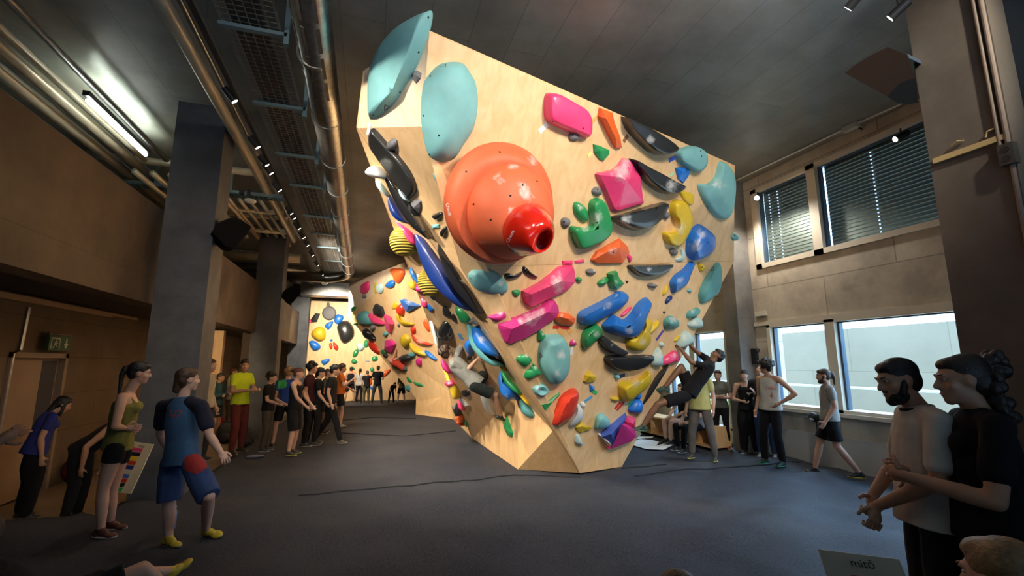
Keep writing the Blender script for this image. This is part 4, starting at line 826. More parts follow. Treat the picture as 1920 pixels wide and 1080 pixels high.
hold(RGy(792), 'h', '728,722 745,730 740,765', 'green', 'tiny green triangle hold at the foot of the ridge', h=.03, style='facet')
hold(RGy(794), 'h', '680,740 712,735 708,758', 'red', 'small red hold at the foot of the ridge', h=.05, style='facet')
MH('h', '600,510 622,518 632,545 605,540', 'mblack', 'small black hold beside the striped pink one', f='F2', k=.4)
# ---- far side face
def FH(o_, c_, l_, **kw): return hold('F', 'h', o_, c_, l_, **kw)
FH('100,110 130,72 175,90 188,150 140,148', 'teal', 'teal rounded hold at the top left of the far side face', k=.4)
blob('F', 'h', 90, 150, 12, 'green', 'tiny green hold on the left edge of the far side face', .7)
FH('165,85 220,115 262,145 250,155 190,140', 'pink', 'long pink hold beside the teal one', k=.35)
FH('195,60 210,28 250,50 262,95 240,110 200,90', 'mblack', 'black faceted hold high on the far side face', k=.4, style='facet')
FH('262,90 300,110 318,150 300,210 275,190 265,130', 'pink', 'tall pink diamond hold high on the far side face', k=.4, style='facet', ridge='285 150')
blob('F', 'h', 193, 172, 13, 'grey', 'small grey hold under the long pink hold', 1.4)
blob('F', 'h', 268, 210, 14, 'teal', 'small teal hold under the tall pink diamond', 1.1)
FH('130,185 160,180 205,230 205,252 160,235', 'black', 'glossy black oval hold on the far side face', k=.4, chalk=[(165, 205, 18)])
FH('165,255 200,260 240,310 235,335 190,300', 'red', 'long red hold above the head of the climber in the red top', k=.35)
FH('270,245 300,240 330,270 310,325 265,310', 'magenta', 'magenta diamond hold beside the arm of the climber in the red top', k=.4, style='facet')
FH('330,90 345,80 370,130 430,145 430,160 380,160 340,130', 'yellow', 'uppermost yellow boomerang hold on the far side face', k=.3)
FH('335,60 360,25 380,55 375,98 350,95', 'red', 'orange-red rounded hold next to the blue faceted volume', k=.4)
FH('355,5 380,0 475,40 400,82 370,40', 'blue', 'blue faceted volume at the top of the far side face', k=.4, style='facet', ridge='400 40', chalk=[(400, 20, 30)], **V)
FH('360,230 385,210 415,240 400,290 370,280', 'yellow', 'middle yellow hold above the hand of the climber in the red top', k=.35)
FH('418,170 440,168 445,200 425,205', 'red', 'small red hold above the long chalky red hold', k=.4)
FH('420,200 450,240 540,268 532,280 460,268 430,238', 'red', 'long chalky red hold right of the yellow holds', k=.35, chalk=[(470, 250, 40)])
FH('410,260 440,280 515,330 500,342 430,312', 'yellow', 'lower long yellow hold right of the climber in the red top', k=.35, chalk=[(480, 310, 30)])
FH('500,305 530,320 572,360 560,365 510,330', 'blue', 'thin blue hold right of the lower yellow hold', k=.35)
FH('490,140 510,120 530,190 515,188', 'orange', 'orange wedge hold beside the white fin', k=.3)
FH('355,340 400,330 425,350 400,375 360,365', 'mblack', 'black hold under the hands of the climber in the red top', k=.5)
FH('400,325 440,320 442,345 415,345', 'teal', 'teal hold beside the hands of the climber in the red top', k=.4)
FH('450,360 475,355 480,400 455,395', 'magenta', 'magenta hold at the knee of the climber in the red top', k=.35)
FH('390,455 405,455 440,490 445,512 405,497', 'green', 'upper green blade hold below the climber in the red top', k=.3)
FH('430,485 480,500 505,520 460,518', 'green', 'lower green blade hold below the climber in the red top', k=.4)
FH('385,512 420,500 440,540 410,556', 'teal', 'teal bowl hold lowest on the far side face', k=.4)
FH('238,305 262,300 268,335 245,330', 'green', 'small green hold beside the magenta diamond', k=.3)
FH('338,150 350,150 350,165 340,165', 'grey', 'tiny grey hold under the uppermost yellow boomerang', k=.5)
FH('300,60 320,20 335,30 330,60', 'yellow', 'pale yellow sliver hold near the top of the far side face', k=.2)
# bright top panel of the far side
def TH(o_, c_, l_, **kw): return hold('T', 'k', o_, c_, l_, **kw)
TH('665,240 715,212 718,270 690,302 662,295', 'pink', 'pink square hold on the pale top panel far back', k=.25)
blob('T', 'k', 685, 320, 12, 'grey', 'small grey hold under the pink square hold', 1.2)
TH('755,235 770,225 775,280 758,300', 'yellow', 'thin yellow hold on the pale top panel', k=.2)
TH('770,240 800,225 815,260 800,300 775,290', 'pale', 'pale cyan oval hold on the pale top panel', k=.25)
TH('835,240 870,205 893,220 880,255 845,262', 'blue', 'blue oval hold on the pale top panel', k=.3)
TH('865,130 910,120 960,135 955,180 915,230 895,190', 'orange', 'large orange hold highest on the pale top panel', k=.25)
TH('595,400 615,385 628,400 600,430', 'green', 'small green hold at the left edge of the pale top panel', k=.3)
# ---- far climbing wall
def BH(o_, c_, l_, **kw): return hold('B', 'k', o_, c_, l_, **kw)
q = [(437+50*math.cos(t*math.pi/8), 437+50*math.sin(t*math.pi/8)) for t in range(16)]
BH(q, 'grey', 'flat round grey disc volume high on the far wall', h=.12, style='pad', **V)
BH('418,385 424,360 436,360 442,385', 'grey', 'small grey knob above the round grey disc', k=.3)
BH('308,480 340,435 375,440 350,500 312,503', 'mblack', 'dark brown tilted hold left of the round grey disc', k=.3, style='facet')
BH('290,475 308,482 312,505 293,505', 'pink', 'small pink hold beside the dark tilted hold', k=.3)
BH('470,490 490,445 535,455 530,490 495,515', 'blue', 'upper of two blue holds between the grey volumes on the far wall', k=.3)
BH('405,520 460,490 460,520 430,553', 'blue', 'lower of two blue holds between the grey volumes on the far wall', k=.3)
BH('490,530 520,495 570,492 608,540 610,600 575,640 540,650 515,625 500,580', 'dgrey', 'large glossy grey dome volume on the far wall', k=.3, **V)
blob('B', 'k', 365, 585, 50, 'yellow', 'round yellow dome volume on the far wall', k=.5, **V)
BH('295,635 330,628 375,660 370,690 330,700 305,670', 'blue', 'gnarled blue hold under the yellow dome on the far wall', k=.4)
BH('435,650 455,645 460,680 445,690', 'red', 'left of two small red holds on the far wall', k=.4)
BH('465,635 500,670 495,698 470,685', 'red', 'right of two small red holds on the far wall', k=.4)
blob('B', 'k', 453, 627, 10, 'blue', 'tiny blue hold above the red pair on the far wall')
BH('625,665 640,645 675,650 685,680 650,705', 'pale', 'pale cyan hold at the top of the green chain on the far wall', k=.4)
BH('680,640 700,620 715,660 690,680', 'green', 'green hold next to the boulder at the top of the chain', k=.4)
BH('600,745 610,700 640,690 635,730', 'green', 'upper green crescent hold of the chain on the far wall', k=.4)
BH('590,780 605,752 637,778 610,790', 'green', 'middle green crescent hold of the chain on the far wall', k=.4)
BH('580,828 600,808 616,830', 'green', 'lower green hold of the chain on the far wall', k=.4)
BH('380,770 430,752 440,770 400,800', 'blue', 'blue hold low on the far wall above the crowd', k=.4)
BH('735,745 770,735 775,765 740,772', 'green', 'green hold right of the chain on the far wall', k=.4)
BH('722,820 745,815 752,840 728,845', 'green', 'green hold behind the visitor in black shirt on the far wall', k=.4)
BH('580,835 610,850 622,900 600,968 585,960', 'orange', 'tall orange volume behind the visitors at the far wall', k=.25)
BH('690,860 730,880 735,930 700,945', 'orange', 'orange hold between the visitors at the far wall', k=.25)
BH('805,850 868,825 850,858 815,885', 'orange', 'orange bar hold right of the visitors at the far wall', k=.3)
BH('712,945 748,955 735,975', 'blue', 'blue hold between the legs of the far visitors', k=.3)
BH('690,770 722,770 722,774 690,774', 'blue', 'thin pale blue hold on the far wall', k=.3, style='facet')
# ================================================================== services under the ceiling
ORD = ['nearest', 'second', 'third', 'fourth', 'fifth', 'sixth', 'seventh', 'eighth', 'ninth', 'tenth', 'eleventh', 'twelfth', 'thirteenth', 'fourteenth']
dx = -.66
duct = empty('round_duct', (dx, 8, 5.1)); tag(duct, 'long shiny round air duct under the ceiling left of the boulder', 'duct')
mb = MB(); ring = MB(); y = -2.
mb.path([(dx, -2, 5.1), (dx-.05, 8, 5.1), (dx-.16, 17.2, 5.1), (dx-.2, 17.75, 5.08), (dx-.45, 18.1, 5.02), (dx-.9, 18.2, 4.95), (-5.8, 18.2, 4.95)], .185, 28)
ps = [mb.build('duct_pipe', STEEL, smooth=True)]
for y in [-.5+1.35*i for i in range(14)]:
    xx = dx-.05-max(0, (y-8)/9.2)*.11; ps.append(MB().tube((xx, y, 5.1), (xx, y+.05, 5.1), .195, n=28).build('duct_collar', STEEL))
SLOT = mat('duct_slot', (.03, .025, .02), .6)
for i, y in enumerate((3.4, 3.85, 4.3, 4.75, 5.2)):
    s = MB()
    for a in (-150, -112, -68):
        ca, sa = math.cos(R(a)), math.sin(R(a)); s.bar((dx-.03+ca*.186, y, 5.1+sa*.186), (dx-.03+ca*.186, y+.36, 5.1+sa*.186), .035, .008, (ca, 0, sa))
    ps.append(s.build('air_slots', SLOT))
settle(duct, ps)
# wire cable tray with its hangers
WIRE = mat('tray_wire', (.36, .34, .30), .35, .9); TEAL = mat('zinc_channel', (.20, .30, .34), .4, .7)
tray = empty('cable_tray', (-1.33, 9, 5.2)); tag(tray, 'wide wire mesh cable tray hung from the ceiling beside the duct', 'cable tray')
g = MB(); y = .5
while y < 18: g.bar((-1.6, y, 5.2), (-1.06, y, 5.2), .006, .006); g.bar((-1.6, y, 5.2), (-1.6, y, 5.27), .006, .006); g.bar((-1.06, y, 5.2), (-1.06, y, 5.27), .006, .006); y += .075
for x in (-1.6, -1.5, -1.42, -1.33, -1.24, -1.15, -1.06): g.bar((x, .5, 5.196), (x, 18, 5.196), .007, .007)
for z in (5.23, 5.27):
    for x in (-1.6, -1.06): g.bar((x, .5, z), (x, 18, z), .007, .007)
ps = [g.build('wire_mesh', WIRE)]
ps.append(MB().box(-1.5, -1.2, .5, 18, 5.22, 5.27).build('dark_cables', mat('cable_bundle', (.025, .02, .018), .7)))
settle(tray, ps)
for hi, (xr, yr) in enumerate(((545, 68), (571, 205), (601, 297), (614, 353), (622, 408), (628, 440), (632, 465), (637, 490))):
    q = onz(xr, yr, 5.17); yy = q.y; h = empty('tray_hanger', (-1.0, yy, 5.17)); tag(h, 'zinc channel bracket carrying the wire cable tray', 'bracket', group='brackets under the cable tray')
    h['label'] = 'zinc channel bracket carrying the wire cable tray, %s along the row' % ORD[hi]
    settle(h, [MB().box(-1.62, -.98, yy-.03, yy+.03, 5.14, 5.18).build('cross_arm', TEAL), MB().box(-1.01, -.96, yy-.03, yy+.03, 5.05, ZC).build('hanger_post', TEAL)])
# long brown pipe and light track with its lamp heads
tag(MB().path([(-2.06, 0, 5.3), (-2.16, 8, 5.3), (-2.25, 14.2, 5.3)], .075, 16).build('ceiling_pipe', PIPE, smooth=True), 'long tan pipe running beside the light track', 'pipe')
tag(MB().path([(-1.92, 0, 5.35), (-2.02, 8, 5.35), (-2.07, 14.2, 5.35)], .03, 10).build('ceiling_pipe', STEEL, smooth=True), 'thin bright conduit between the tan pipe and the light track', 'pipe')
track = empty('light_track', (-1.79, 9, 5.15)); tag(track, 'slim black light track above the left side of the hall', 'light track')
tp = [MB().box(-1.81, -1.77, .5, 19, 5.13, 5.17).build('rail', BLACKP)]
for y in (2, 5, 8, 11, 14, 17): tp.append(MB().tube((-1.79, y, 5.17), (-1.79, y, ZC), .004, n=6).build('suspension_wire', WIRE))
settle(track, tp)
LENS = mat('lamp_lens', (1, 1, 1), .3, emit=(1, .93, .82), estr=14)
def lamp_head(p, aim, label, group=None, s=1.):
    p = Vector(p); d = (Vector(aim)-p).normalized(); r = empty('track_spotlight', p); tag(r, label, 'spotlight', group)
    a = MB().tube(p-d*.09*s, p+d*.09*s, .045*s, n=16).build('lamp_body', BLACKP); l = MB().tube(p+d*.0905*s, p+d*.093*s, .036*s, n=16).build('lens', LENS); y = MB().tube(p, p+Vector((0, 0, .12)), .012, n=8).build('stem', BLACKP)
    settle(r, [a, l, y])
for i, (x, y) in enumerate(((445, 180), (488, 268), (503, 302), (510, 318), (531, 351), (549, 395), (551, 404), (566, 424), (571, 441), (577, 456), (585, 475), (596, 494), (603, 512), (611, 528))):
    q = onz(x, y, 5.02); q.x = -1.79
    lamp_head(q, q+Vector((2.5, 1.0, -3.0)), 'black track spotlight nearest the photographer, left of the boulder' if i == 0 else 'black spotlight on the long left track, %s counted from the near end' % ORD[i], None if i == 0 else 'spotlights on the left track')
lamp_head((-2.95, 3.05, 4.2), (1.5, 8, 2.5), 'added black spotlight at the gallery edge, brightening the left side of the boulder'); lamp_head((4.2, .25, 5.3), (3, 5, 3), 'black spotlight hung behind the photographer on the right'); lamp_head((3.4, 1.15, 5.5), (3.2, 5, 4), 'added black ceiling spotlight just above the view, aimed at the orange dome side'); lamp_head((.8, .65, 5.5), (1.4, 5, 4), 'added black ceiling spotlight just above the view, aimed at the cyan volumes'); lamp_head((2.9, -.4, 5.3), (3, 5, 3), 'black spotlight hung directly behind the photographer'); lamp_head((-1.2, .4, 5.3), (1.6, 5, 3), 'black spotlight hung behind the photographer on the left'); lamp_head((6.6, 1.0, 5.4), (5.4, 6, 4), 'black spotlight near the dark right wall')  # gallery-edge head and both above-view heads belong to added spots
q = onz(1605, -2, 5.25); lamp_head(q, (4, 5.5, 3.6), 'black spotlight at the top edge of the view right of the boulder')
q = onz(1686, 18, 5.25); lamp_head(q, (4, 5.5, 3.6), 'black spotlight beside the top of the near column')
q = onx(1690, 255, 7.35); lamp_head(q, q+Vector((-2, 1, -1.2)), 'silver spotlight in front of the wide upper blind', s=1.1)
q = onx(1421, 371, 7.4); lamp_head(q, (0, 2, 2.2), 'bright spotlight glaring beside the upper window frame', s=1.3); 
spot('spot_light', q+Vector((-.2, -.15, -.1)), (7.0, 6.6, 1.5), 170, 150, (1, .93, .84), rad=.09)
# pipes over the gallery on the left
for i, (x, z, r, lab) in enumerate(((-3.72, 5.45, .05, 'thin ceiling pipe nearest the hall over the gallery'), (-4.05, 5.4, .045, 'thin ceiling pipe beside the fluorescent tube'), (-4.3, 5.42, .09, 'thick pale ceiling pipe behind the fluorescent tube'), (-4.62, 5.4, .09, 'second thick pale ceiling pipe over the gallery'), (-4.95, 5.35, .08, 'pale ceiling pipe furthest over the gallery'), (-5.25, 5.3, .07, 'lowest tan pipe along the gallery wall'))):
    tag(MB().path([(x, 1, z), (x, 9.4, z)] if i < 2 else [(x, 1, z), (x, 13, z)], r, 16).build('ceiling_pipe', PIPE if i else STEEL, smooth=True), lab, 'pipe')
ft = empty('fluorescent_light', (-3.8, 8, 5.3)); tag(ft, 'glowing fluorescent tube light under the pipes at top left', 'light')
settle(ft, [MB().box(-3.86, -3.78, 7.1, 8.95, 5.33, 5.40).build('housing', BLACKP), tag(MB().tube((-3.82, 7.17, 5.29), (-3.82, 8.87, 5.29), .032, n=14).build('glowing_tube', mat('tube_glow', (1, 1, 1), .4, emit=(.92, 1, .93), estr=22)), 'glowing white tube')])
l = bpy.data.lights.new('tube_light', 'AREA'); l.shape = 'RECTANGLE'; l.size = .07; l.size_y = 1.7; l.energy = 18; l.color = (.88, 1, .86)
for rx in (0, math.pi): o = bpy.data.objects.new('tube_light', l); COL.objects.link(o); o.location = (-3.82, 8.02, 5.25 if rx == 0 else 5.42); o.rotation_euler = (rx, 0, 0)
# pipes and trays crossing beyond the first column
def cross(x, y, z, r, lab, m=None, x0=-5.9, x1=-2.2, sq=False):
    q = onz(x, y, z); mb = MB()
    if sq: mb.box(x0, x1, q.y-r, q.y+r, z-r*.6, z+r*.6)
    else: mb.path([(x0, q.y, z), (x1, q.y, z)], r, 16)
    return tag(mb.build('ceiling_pipe' if not sq else 'cable_tray', m or PIPE, smooth=not sq), lab, 'pipe' if not sq else 'cable tray')
cross(440, 320, 5.5, .07, 'pale pipe crossing the ceiling just behind the first column')
cross(440, 392, 5.45, .06, 'thin tan pipe crossing the ceiling, second behind the first column'); cross(440, 402, 5.5, .05, 'thin tan pipe crossing the ceiling, third behind the first column')
cross(470, 430, 5.45, .08, 'tan pipe crossing the ceiling above the black speaker'); cross(450, 478, 5.3, .16, 'thick pale pipe crossing the ceiling before the second column', x1=-2.4); cross(450, 500, 5.2, .18, 'grey duct crossing the ceiling before the second column', STEEL, x1=-2.4)
q = onz(480, 366, 5.25); mb = MB(); xx = -5.9
mb.box(-5.9, -1.9, q.y-.12, q.y-.09, 5.2, 5.27).box(-5.9, -1.9, q.y+.09, q.y+.12, 5.2, 5.27)
while xx < -1.95: mb.box(xx, xx+.03, q.y-.1, q.y+.1, 5.2, 5.215); xx += .09
ct = mb.build('cable_tray', TEAL); tag(ct, 'perforated zinc cable tray crossing behind the first column', 'cable tray')
for x in (-2.9, -4.2): tag(MB().box(x-.03, x+.03, q.y-.03, q.y+.03, 5.2, ZC).build('hanger_post', TEAL), 'zinc hanger post of the crossing cable tray, %s of the two' % ('right' if x > -3 else 'left'), 'bracket', group='hangers of the crossing tray')
cm = empty('security_camera', (-2.55, q.y-.1, 5.1)); tag(cm, 'small white dome camera clamped under the crossing cable tray', 'camera')
settle(cm, [MB().ell((-2.5, q.y-.1, 5.08), (.12, .12, .05)).build('camera_dome', mat('camera_white', (.6, .6, .58), .3), smooth=True), MB().box(-2.56, -2.5, q.y-.14, q.y-.08, 5.1, 5.32).build('clamp', BLACKP), MB().box(-2.7, -2.62, q.y-.16, q.y-.1, 5.2, 5.3).build('junction_box', BLACKP)])
for i in range(5): tag(MB().path([(-3.1-.28*i, 9.5, 5.2), (-3.1-.28*i, 13.8, 5.2)], .055, 12).build('ceiling_pipe', PIPE, smooth=True), 'pale pipe behind the black speaker, %s of its bundle counted from the right' % ORD[i], 'pipe', group='pipe bundle behind the first column')
for i in range(4): tag(MB().path([(-2.55-.22*i, 11.3, 5.45), (-2.55-.22*i, 15.5, 5.45)], .045, 12).build('ceiling_pipe', PIPE, smooth=True), 'tan pipe above the second column, %s of its bundle counted from the right' % ORD[i], 'pipe', group='pipe bundle above the second column')
for i in range(4): tag(MB().box(-3.6+.5*i, -3.45+.5*i, 18.6, 21.5, 5.2, 5.35).build('ceiling_pipe', PIPE), 'boxed tan duct before the far wall, %s counted from the left' % ORD[i].replace('nearest', 'first'), 'duct', group='boxed ducts before the far wall')
tag(MB().box(-3.0, 1.2, 21.6, 22.4, 4.75, 5.35).build('flat_duct', STEEL), 'flat metal duct above the far climbing wall', 'duct')
# loudspeakers
def speaker(c, w, d, h, aim, label, shape, tilt=0):
    """wedge loudspeaker: curved front grille and dark cabinet"""
    r = empty('loudspeaker', c); tag(r, label, 'loudspeaker'); pts = shape; n = len(pts); M = Matrix.Rotation(aim, 3, 'Z') @ Matrix.Rotation(tilt, 3, 'X')
    def ext(P, y0, y1, nm, m):
        v = [Vector(c)+M@Vector((p[0]*w, y0, p[1]*h)) for p in P]+[Vector(c)+M@Vector((p[0]*w, y1, p[1]*h)) for p in P]; k = len(P)
        o = mesh_obj(nm, v, [tuple(range(k)), tuple(range(2*k-1, k-1, -1))]+[(i, k+i, k+(i+1) % k, (i+1) % k) for i in range(k)], m); bevel(o, .012); return o
    ps = [ext(pts, -d/2, d/2, 'cabinet', mat('cabinet_black', (.003, .003, .004), .9, spec=.1))]
    return r, ps, ext
sh = [(-.5, -.1), (-.38, .25), (-.1, .48), (.2, .5), (.5, .32), (.42, .05), (.1, -.5), (-.12, -.5), (-.32, -.3)]
c = onz(431, 440, 3.55); cc = ony(431, 440, 7.7)
r, ps, ext = speaker(cc, .50, .3, .46, R(25), 'black wedge loudspeaker bracketed on the first column', sh); ps.append(MB().bar(cc+Vector((-.2, 0, .03)), (-2.3, 7.75, cc.z+.06), .04, .03).bar((-2.32, 7.72, cc.z-.1), (-2.32, 7.72, cc.z+.2), .04, .06).build('wall_bracket', BLACKP)); settle(r, ps)
cc = ony(546, 553, 14.6); r, ps, ext = speaker(cc, .50, .3, .46, R(15), 'black wedge loudspeaker bracketed on the second column', sh); ps.append(MB().bar(cc+Vector((-.2, 0, .03)), (-2.5, 14.7, cc.z+.06), .04, .03).build('wall_bracket', BLACKP)); settle(r, ps)
q = onp(1655, 140, Vector((4.75, 2.75, 0)), Vector((math.sin(R(60)), math.cos(R(60)), 0)))
nn = (EYE-q).normalized()
def pxext(pts, p0, nn, d, nm, m):
    v = [onp(x, y, p0, nn) for x, y in pts]; v2 = [a-nn*d for a in v]; k = len(pts); o = mesh_obj(nm, v+v2, [tuple(range(k)), tuple(range(2*k-1, k-1, -1))]+[(i, k+i, k+(i+1) % k, (i+1) % k) for i in range(k)], m)
    bm = bmesh.new(); bm.from_mesh(o.data); bmesh.ops.recalc_face_normals(bm, faces=bm.faces); bm.to_mesh(o.data); bm.free(); return o
r = empty('loudspeaker', q); tag(r, 'large brown and black wedge loudspeaker fixed high on the near column', 'loudspeaker')
settle(r, [pxext([(1584, 137), (1600, 124), (1630, 105), (1664, 88), (1703, 104), (1716, 150), (1688, 155), (1663, 181)], q, nn, .22, 'front_grille', mat('brown_grille', (.012, .007, .005), .9, spec=.1)),
           pxext([(1663, 181), (1688, 155), (1716, 146), (1722, 192), (1700, 196), (1682, 193)], q+nn*.004, nn, .22, 'side_panel', mat('speaker_side', (.003, .004, .005), .9, spec=.1)),
           pxext([(1700, 100), (1725, 112), (1728, 120), (1704, 109)], q, nn, .3, 'wall_bracket', STEEL)])
# things on the near column
tag(MB().bar(Vector((4.985, 2.66, 0))*1+Vector((0, 0, onx(1760, 300, 4.99).z)), (4.985, 2.15, onx(1868, 262, 4.99).z), .03, .05).build('timber_strip', mat('yellow_timber', (.40, .29, .13), .7)), 'yellowish timber strip fixed across the near column', 'timber strip')
q = onx(1794, 268, 4.985); tag(MB().path([q+Vector((0, .04, -.01)), q+Vector((-.01, -.01, .01)), q+Vector((0, -.05, .0))], .008, 8).build('wall_hook', MATS['yellow_timber']), 'small bent hook above the timber strip on the near column', 'hook')
q = onx(1858, 247, 4.985); tag(MB().path([q+Vector((0, .04, -.03)), q+Vector((-.01, .02, .01)), q+Vector((0, -.05, .02))], .008, 8).build('wall_hook', MATS['yellow_timber']), 'small bent hook at the right end of the timber strip', 'hook')
tag(MB().tube((4.98, 2.14, 0), (4.98, 2.14, ZC), .018, n=10).tube((4.98, 2.19, onx(1900, 300, 4.98).z), (4.98, 2.19, ZC), .014, n=10).build('conduit', mat('brown_conduit', (.16, .12, .09), .5)), 'pair of conduits running up the right edge of the near column', 'conduit')
q = onx(1893, 290, 4.98); r = empty('socket_box', q); tag(r, 'dark double socket box at the right edge of the near column', 'socket'); settle(r, [MB().box(4.93, 5.0, q.y-.05, q.y+.05, q.z-.09, q.z+.09).build('box', mat('dark_box', (.04, .04, .035), .5)), MB().tube((4.925, q.y, q.z+.04), (4.932, q.y, q.z+.04), .028).build('outlet', BLACKP), MB().tube((4.925, q.y, q.z-.04), (4.932, q.y, q.z-.04), .028).build('outlet', BLACKP)])
# right side: ceiling conduit, junction boxes, hanging cap
a, b = onz(1381, 338, 5.66), onz(1595, 237, 5.66); b2 = onz(1700, 190, 5.66)
tag(MB().tube(a, b, .014, n=8).tube(b, b2, .014, n=8).build('ceiling_conduit', mat('white_conduit', (.6, .58, .52), .5)), 'thin white conduit crossing the ceiling above the upper windows', 'conduit')
tag(MB().box(b.x-.05, b.x+.05, b.y-.12, b.y+.12, 5.6, 5.69).build('junction_box', mat('junction_grey', (.45, .47, .42), .5)), 'small grey junction box on the ceiling conduit', 'junction box')
e = onz(1646, 246, 5.66); tag(MB().path([b+Vector((0, -.05, 0)), (b+e)/2+Vector((0, 0, -.03)), e], .012, 8).build('cable', BLACKP), 'short black cable from the ceiling junction box to the window frame', 'cable')
q = onx(1430, 588, XR); tag(MB().box(XR-.08, XR, q.y-.12, q.y+.12, q.z-.05, q.z+.05).build('junction_box', mat('beige_box', (.62, .57, .45), .5)), 'beige junction box on the concrete band beside the far column', 'junction box')
q = onx(1423, 668, 7.6); r = empty('wall_phone', q); tag(r, 'dark wall handset on the right side of the far column', 'phone'); settle(r, [MB().box(7.56, 7.64, 7.5, 7.61, q.z-.16, q.z+.16).build('cradle', BLACKP), MB().ell((7.6, 7.48, q.z+.12), (.045, .04, .05)).ell((7.6, 7.48, q.z-.12), (.045, .04, .05)).build('handset', BLACKP, smooth=True)])
q = onx(1528, 783, XR-.1); r = empty('hanging_cap', q); tag(r, 'black cap hanging by a strap below the lower window', 'cap')
cp = MB().ell(q+Vector((-.02, 0, .01)), (.07, .10, .085)).build('crown', BLACKP, smooth=True); br_ = MB().ell(q+Vector((-.03, .15, -.0)), (.05, .11, .012)).build('brim', BLACKP, smooth=True); st = MB().box(q.x-.005, q.x+.005, q.y-.03, q.y-.005, q.z-.42, q.z).build('strap', BLACKP); lg = MB().ell(q+Vector((-.085, .0, -.03)), (.012, .045, .025)).build('patch', mat('cap_patch', (.4, .4, .42), .6), smooth=True)
settle(r, [cp, br_, st, lg])
# bench with cubbies by the far window
q0, q1 = onz(1332, 850), onz(1205, 800); BX = 6.75
bench = empty('bench', (BX+.25, 9.6, 0)); tag(bench, 'low plywood cubby bench in front of the far window', 'bench')
bps = [MB().box(BX, BX+.5, 8.0, 12.2, .44, .475).build('seat_board', PLYD), MB().box(BX+.46, BX+.5, 8.0, 12.2, 0, .44).build('back_board', PLYD), MB().box(BX, BX+.5, 8.0, 12.2, .05, .075).build('bottom_board', PLYD)]
for i in range(9): y = 8.0+i*.5215; bps.append(MB().box(BX, BX+.46, y, y+.028, .075, .44).build('divider', PLYD))
settle(bench, bps)
# painted patch of sunlight on the mat by the window
mk = painted_sun([[(1190, 812), (1204, 814), (1198, 820), (1226, 820), (1222, 823), (1192, 824), (1180, 829), (1172, 823)],
                 [(1185, 829), (1200, 824), (1222, 826), (1236, 830), (1230, 836), (1260, 828), (1262, 831), (1245, 834), (1262, 836), (1244, 843), (1212, 843), (1190, 837), (1170, 833)]]); tag(mk, 'white painted patch of sunlight on the mat beside the foot of the boulder', 'floor marking')
mk = painted_sun([[(1279, 836.5), (1288, 836), (1288, 838), (1278, 838.5)]]); tag(mk, 'tiny white dash of painted sunlight on the mat near the bench', 'floor marking')

# route cards
CARD = mat('card_paper', (.62, .54, .38), .7, noise_amt=.08, nscale=6)
def card(corners, label, stripes, name='route_card', tw=.5):
    """corners: top-left, top-right, bottom-right, bottom-left in the hall"""
    tl, tr, br, bl = corners; n = (tr-tl).cross(bl-tl).normalized(); n = n if n.dot(EYE-tl) > 0 else -n
    r = empty(name, (bl+br)/2); tag(r, label, 'sign'); ps = []
    def quad(u0, v0, u1, v1, m, nm, off, th=.004):
        P = lambda u, v: tl.lerp(tr, u).lerp(bl.lerp(br, u), v)+n*off
        v_ = [P(u0, v0), P(u1, v0), P(u1, v1), P(u0, v1)]; return mesh_obj(nm, v_+[p-n*th for p in v_], [(0, 1, 2, 3), (7, 6, 5, 4), (0, 4, 5, 1), (1, 5, 6, 2), (2, 6, 7, 3), (3, 7, 4, 0)], m)
    ps.append(quad(0, 0, 1, 1, CARD, 'board', 0, .01))
    for (u0, v0, u1, v1, c_) in stripes: ps.append(tag(quad(u0, v0, u1, v1, mat('card_'+c_, dict(pink=(.65, .05, .16), black=(.01, .012, .015), yellow=(.75, .5, .01), red=(.5, .03, .01), navy=(.01, .03, .2), white=(.5, .5, .48), blue=(.06, .14, .5), green=(.02, .35, .08))[c_], .6), 'colour_block', .003, .002), c_+' block'))
    me = text_mesh('mitō', LOGO); 
    X = (tr-tl); Y = (bl-tl); w = X.length; hgt = Y.length; X.normalize(); Y.normalize(); cen = tl.lerp(tr, tw).lerp(bl.lerp(br, tw), .07 if hgt > w else .11)+n*.004; s_ = .14*w
    for v_ in me.vertices: v_.co = cen+X*(v_.co.x*s_*1.15)-Y*(v_.co.y*s_)
    o = bpy.data.objects.new('lettering', me); COL.objects.link(o); ps.append(o); settle(r, ps); return r
def pxplane(x, y, d):
    f = Vector((math.sin(YAW), math.cos(YAW), 0)); rr = ray(x, y); return EYE+rr*(d/rr.dot(f))
card([pxplane(251, 828, 6.25), pxplane(288, 833, 6.15), pxplane(245, 926, 6.08), pxplane(196, 921, 6.2)], 'route card with stacked colour blocks standing beside the woman in the olive top', [(.0, .11+.088*i, .62, .185+.088*i, c) for i, c in enumerate(('pink', 'black', 'yellow', 'red', 'navy', 'white', 'blue', 'red', 'black', 'green'))])
ca = [pxplane(1535, 1030, 2.0), pxplane(1686, 1049, 1.95)]; dn = Vector((.03, -.12, -.46)); card([ca[0], ca[1], ca[1]+dn, ca[0]+dn], 'route card with a dark pink block at the bottom right edge of the view', [(.30, .165, .82, .6, 'pink')], tw=.5)
